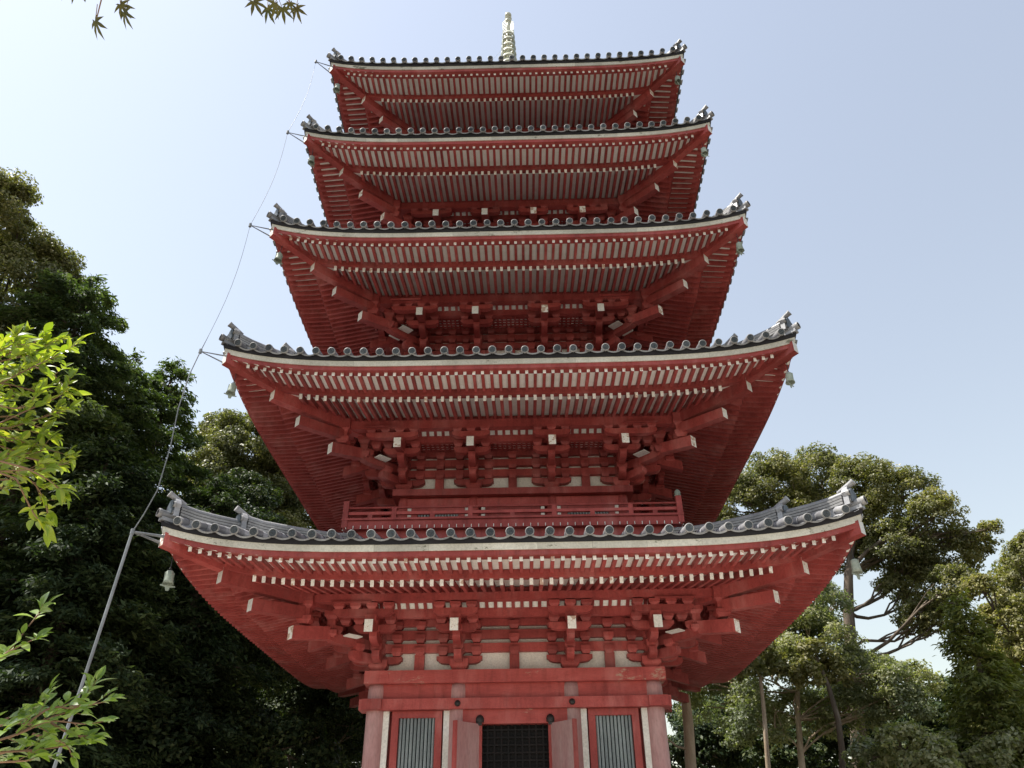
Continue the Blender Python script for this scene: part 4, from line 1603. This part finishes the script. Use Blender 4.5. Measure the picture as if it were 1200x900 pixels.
def near_tree(label, base, keys, mat, root, spacing, size, bushy):
    t = thing('sapling', label, 'sapling', (base[0], base[1], 0), 0, 'young broadleaf saplings in the left foreground')
    inv = T(-base[0], -base[1], 0)
    shapes = [leaf_shape('leaf', size*f, size*f*.46, c, fo, mat) for f, c, fo in ((1, .25, .35), (.85, .1, .5), (1.1, .45, .25), (.7, .15, .4))]
    m = MB()
    top = Vector(root); spots = []
    m.tube([(base[0], base[1], -.1), Vector((base[0], base[1], 0)).lerp(top, .5) + Vector((.05, -.04, 0)), top], [.045, .032, .02], 8)
    obj('trunk', m, BARK, t, inv)
    for key in keys:
        for pl in SPRAYS[key]:
            pl = [Vector(p) for p in pl]
            # densify into a smooth twig
            pts = []
            for k in range(len(pl)-1):
                p0 = pl[max(k-1, 0)]; p1 = pl[k]; p2 = pl[k+1]; p3 = pl[min(k+2, len(pl)-1)]
                for j in range(6):
                    s = j/6
                    pts.append(.5*((2*p1) + (p2-p0)*s + (2*p0-5*p1+4*p2-p3)*s*s + (3*p1-p0-3*p2+p3)*s**3))
            pts.append(pl[-1])
            br = MB()
            full = [top, top.lerp(pts[0], .5) + Vector((0, 0, .03))] + pts if pl[0].x < -1.36 else pts
            br.tube(full, list(np.linspace(.0042, .0011, len(full))), 5)
            obj('twig', br, TWIG, t, inv)
            acc = 0; side = random.choice((-1, 1))
            def leafat(p, dr, lat, k):
                d = dr*random.uniform(.4, .95) + lat*random.uniform(.4, 1.0) + Vector((random.uniform(-.3, .3), random.uniform(-.3, .3), random.uniform(-.1, .5)))
                nrm = Vector((random.uniform(-.6, .5), random.uniform(-.95, .2), random.uniform(.3, 1)))
                spots.append((frame(p, d, nrm) @ Matrix.Scale(random.uniform(.7, 1.15), 4), random.randrange(4)))
            tot = sum((pts[k]-pts[k-1]).length for k in range(1, len(pts)))
            run = 0
            for k in range(1, len(pts)):
                seg = pts[k]-pts[k-1]
                dr = seg.normalized()
                acc += seg.length; run += seg.length
                last = k == len(pts)-1
                if acc > spacing or last:
                    acc = 0
                    side = -side
                    lat = dr.cross(Vector((0, 0, 1))).normalized()*side
                    if run/tot < .85 and random.random() < bushy and run > .05:
                        # a short side twig with its own rosette
                        e = pts[k] + (dr*random.uniform(.3, .9) + lat*random.uniform(.3, .8) + Vector((0, 0, random.uniform(-.3, .8)))).normalized()*random.uniform(.035, .075)
                        br2 = MB().tube([pts[k], e], [.0013, .0008], 4)
                        obj('twig', br2, TWIG, t, inv)
                        d2 = (e-pts[k]).normalized(); l2 = d2.cross(Vector((.2, -.5, .8))).normalized()
                        for q in range(4):
                            leafat(pts[k].lerp(e, .45+.18*q), d2, l2*(-1)**q, k)
                    else:
                        leafat(pts[k], dr, lat, k); leafat(pts[k], dr, lat*-1, k)
                    if last:
                        leafat(pts[k], dr, lat*.2, k)
    random.shuffle(spots)
    for M, q in spots[:295]:
        put('leaf', shapes[q], t, inv @ M)
    if len(spots) > 295:
        rest = MB()
        for M, q in spots[295:]:
            me = shapes[q]
            rest.add([M @ v.co for v in me.vertices], [tuple(p.vertices) for p in me.polygons], 0, True)
        obj('leaves', rest, mat, t, inv, stuff=True)
    print('leaves', len(spots))
    return t
near_tree('young sapling with bright yellow green backlit leaves at mid height of the left edge', (-2.2, -17.9), ['S1'], LEAF_FRONT, (-1.98, -17.75, 2.86), .0165, .060, .55)
near_tree('glossy green sapling filling the lower left corner below the yellow green one', (-2.3, -18.1), ['S2', 'S3'], LEAF_LOW, (-1.62, -17.68, 1.86), .019, .054, .5)

def maple_leaf_mesh():
    mb = MB()
    ang = [-128, -82, -40, 0, 40, 82, 128]
    ln = [.38, .72, .95, 1.05, .95, .72, .38]
    ring = []
    for k, (a, l) in enumerate(zip(ang, ln)):
        a = R(a)
        if k:
            am = R((ang[k-1]+ang[k])/2)
            ring.append((.26*math.sin(am), .26*math.cos(am), .0))
        for s, f in ((-1, .55), (0, 1.0), (1, .55)):
            off = R(13)*s if f < 1 else 0
            ring.append((l*f*math.sin(a+off*.9), l*f*math.cos(a+off*.9), -.14*l*f*f + .03*abs(s)))
    vs = [(0, 0, .02)] + ring
    n = len(ring)
    fs = [(0, i, i+1) for i in range(1, n)] + [(0, n, 1)]
    mb.add([(x*.046, y*.046, z*.046) for x, y, z in vs], fs[:-1], 0)
    return mb.mesh('maple_leaf', [LEAF_MAPLE])
MAPLE = [
(-0.820,-18.860,3.460),
(-0.810,-18.820,3.600),
(-0.800,-18.810,3.580),
(-0.560,-18.630,3.920),
(-0.510,-18.630,3.880),
(-0.470,-18.670,3.840),
(-0.480,-18.600,3.930),
(-0.450,-18.570,3.980),
(-0.470,-18.580,3.990),
(-0.880,-18.940,3.510),
(-0.870,-18.910,3.550),
(-0.830,-18.930,3.520),
]
t = thing('maple_branch', 'drooping maple branch with bronze green pointed leaves over the top left edge', 'maple branch', (-1.6, -19.6, 0))
inv = T(1.6, 19.6, 0)
trk = MB()
trk.tube([(-1.6, -20.6, -.1), (-1.65, -20.5, 2.0), (-1.5, -20.2, 3.6), (-1.2, -19.6, 4.4), (-.8, -19.0, 4.65), (-.45, -18.62, 4.5)], [.09, .075, .06, .035, .018, .008], 8)
obj('trunk', trk, BARK, t, inv)
tw = MB()
M_ = [Vector(p) for p in MAPLE]
tw.tube([(-1.2, -19.6, 4.4), (-.98, -19.05, 3.95), (-.84, -18.91, 3.63), (-.815, -18.88, 3.54), M_[0] + Vector((0, 0, .012))], [.008, .005, .003, .002, .0015], 5)
tw.tube([(-.45, -18.62, 4.5), (-.5, -18.66, 4.15), (-.47, -18.62, 3.98), M_[8]], [.006, .004, .003, .0015], 5)
obj('twig', tw, TWIG, t, inv)
ML = maple_leaf_mesh()
view = Vector((-.35, .75, .75))
for k, p in enumerate(M_):
    a = random.uniform(-.55, .55)
    d = Vector((math.sin(a)*.9 + .15, .45, -.62))
    n = Vector((.1 + random.uniform(-.7, .7), -.75 + random.uniform(-.3, .3), -.2 + random.uniform(-.5, .4)))
    put('maple_leaf', ML, t, inv @ frame(p, d, n) @ Matrix.Scale(random.uniform(.9, 1.15), 4))
    hub = p; st = tw
    stm = MB().tube([p, p + Vector((random.uniform(-.02, .02), random.uniform(-.02, .02), .05))], [.0012, .001], 4)
    obj('leaf_stalk', stm, TWIG, t, inv)
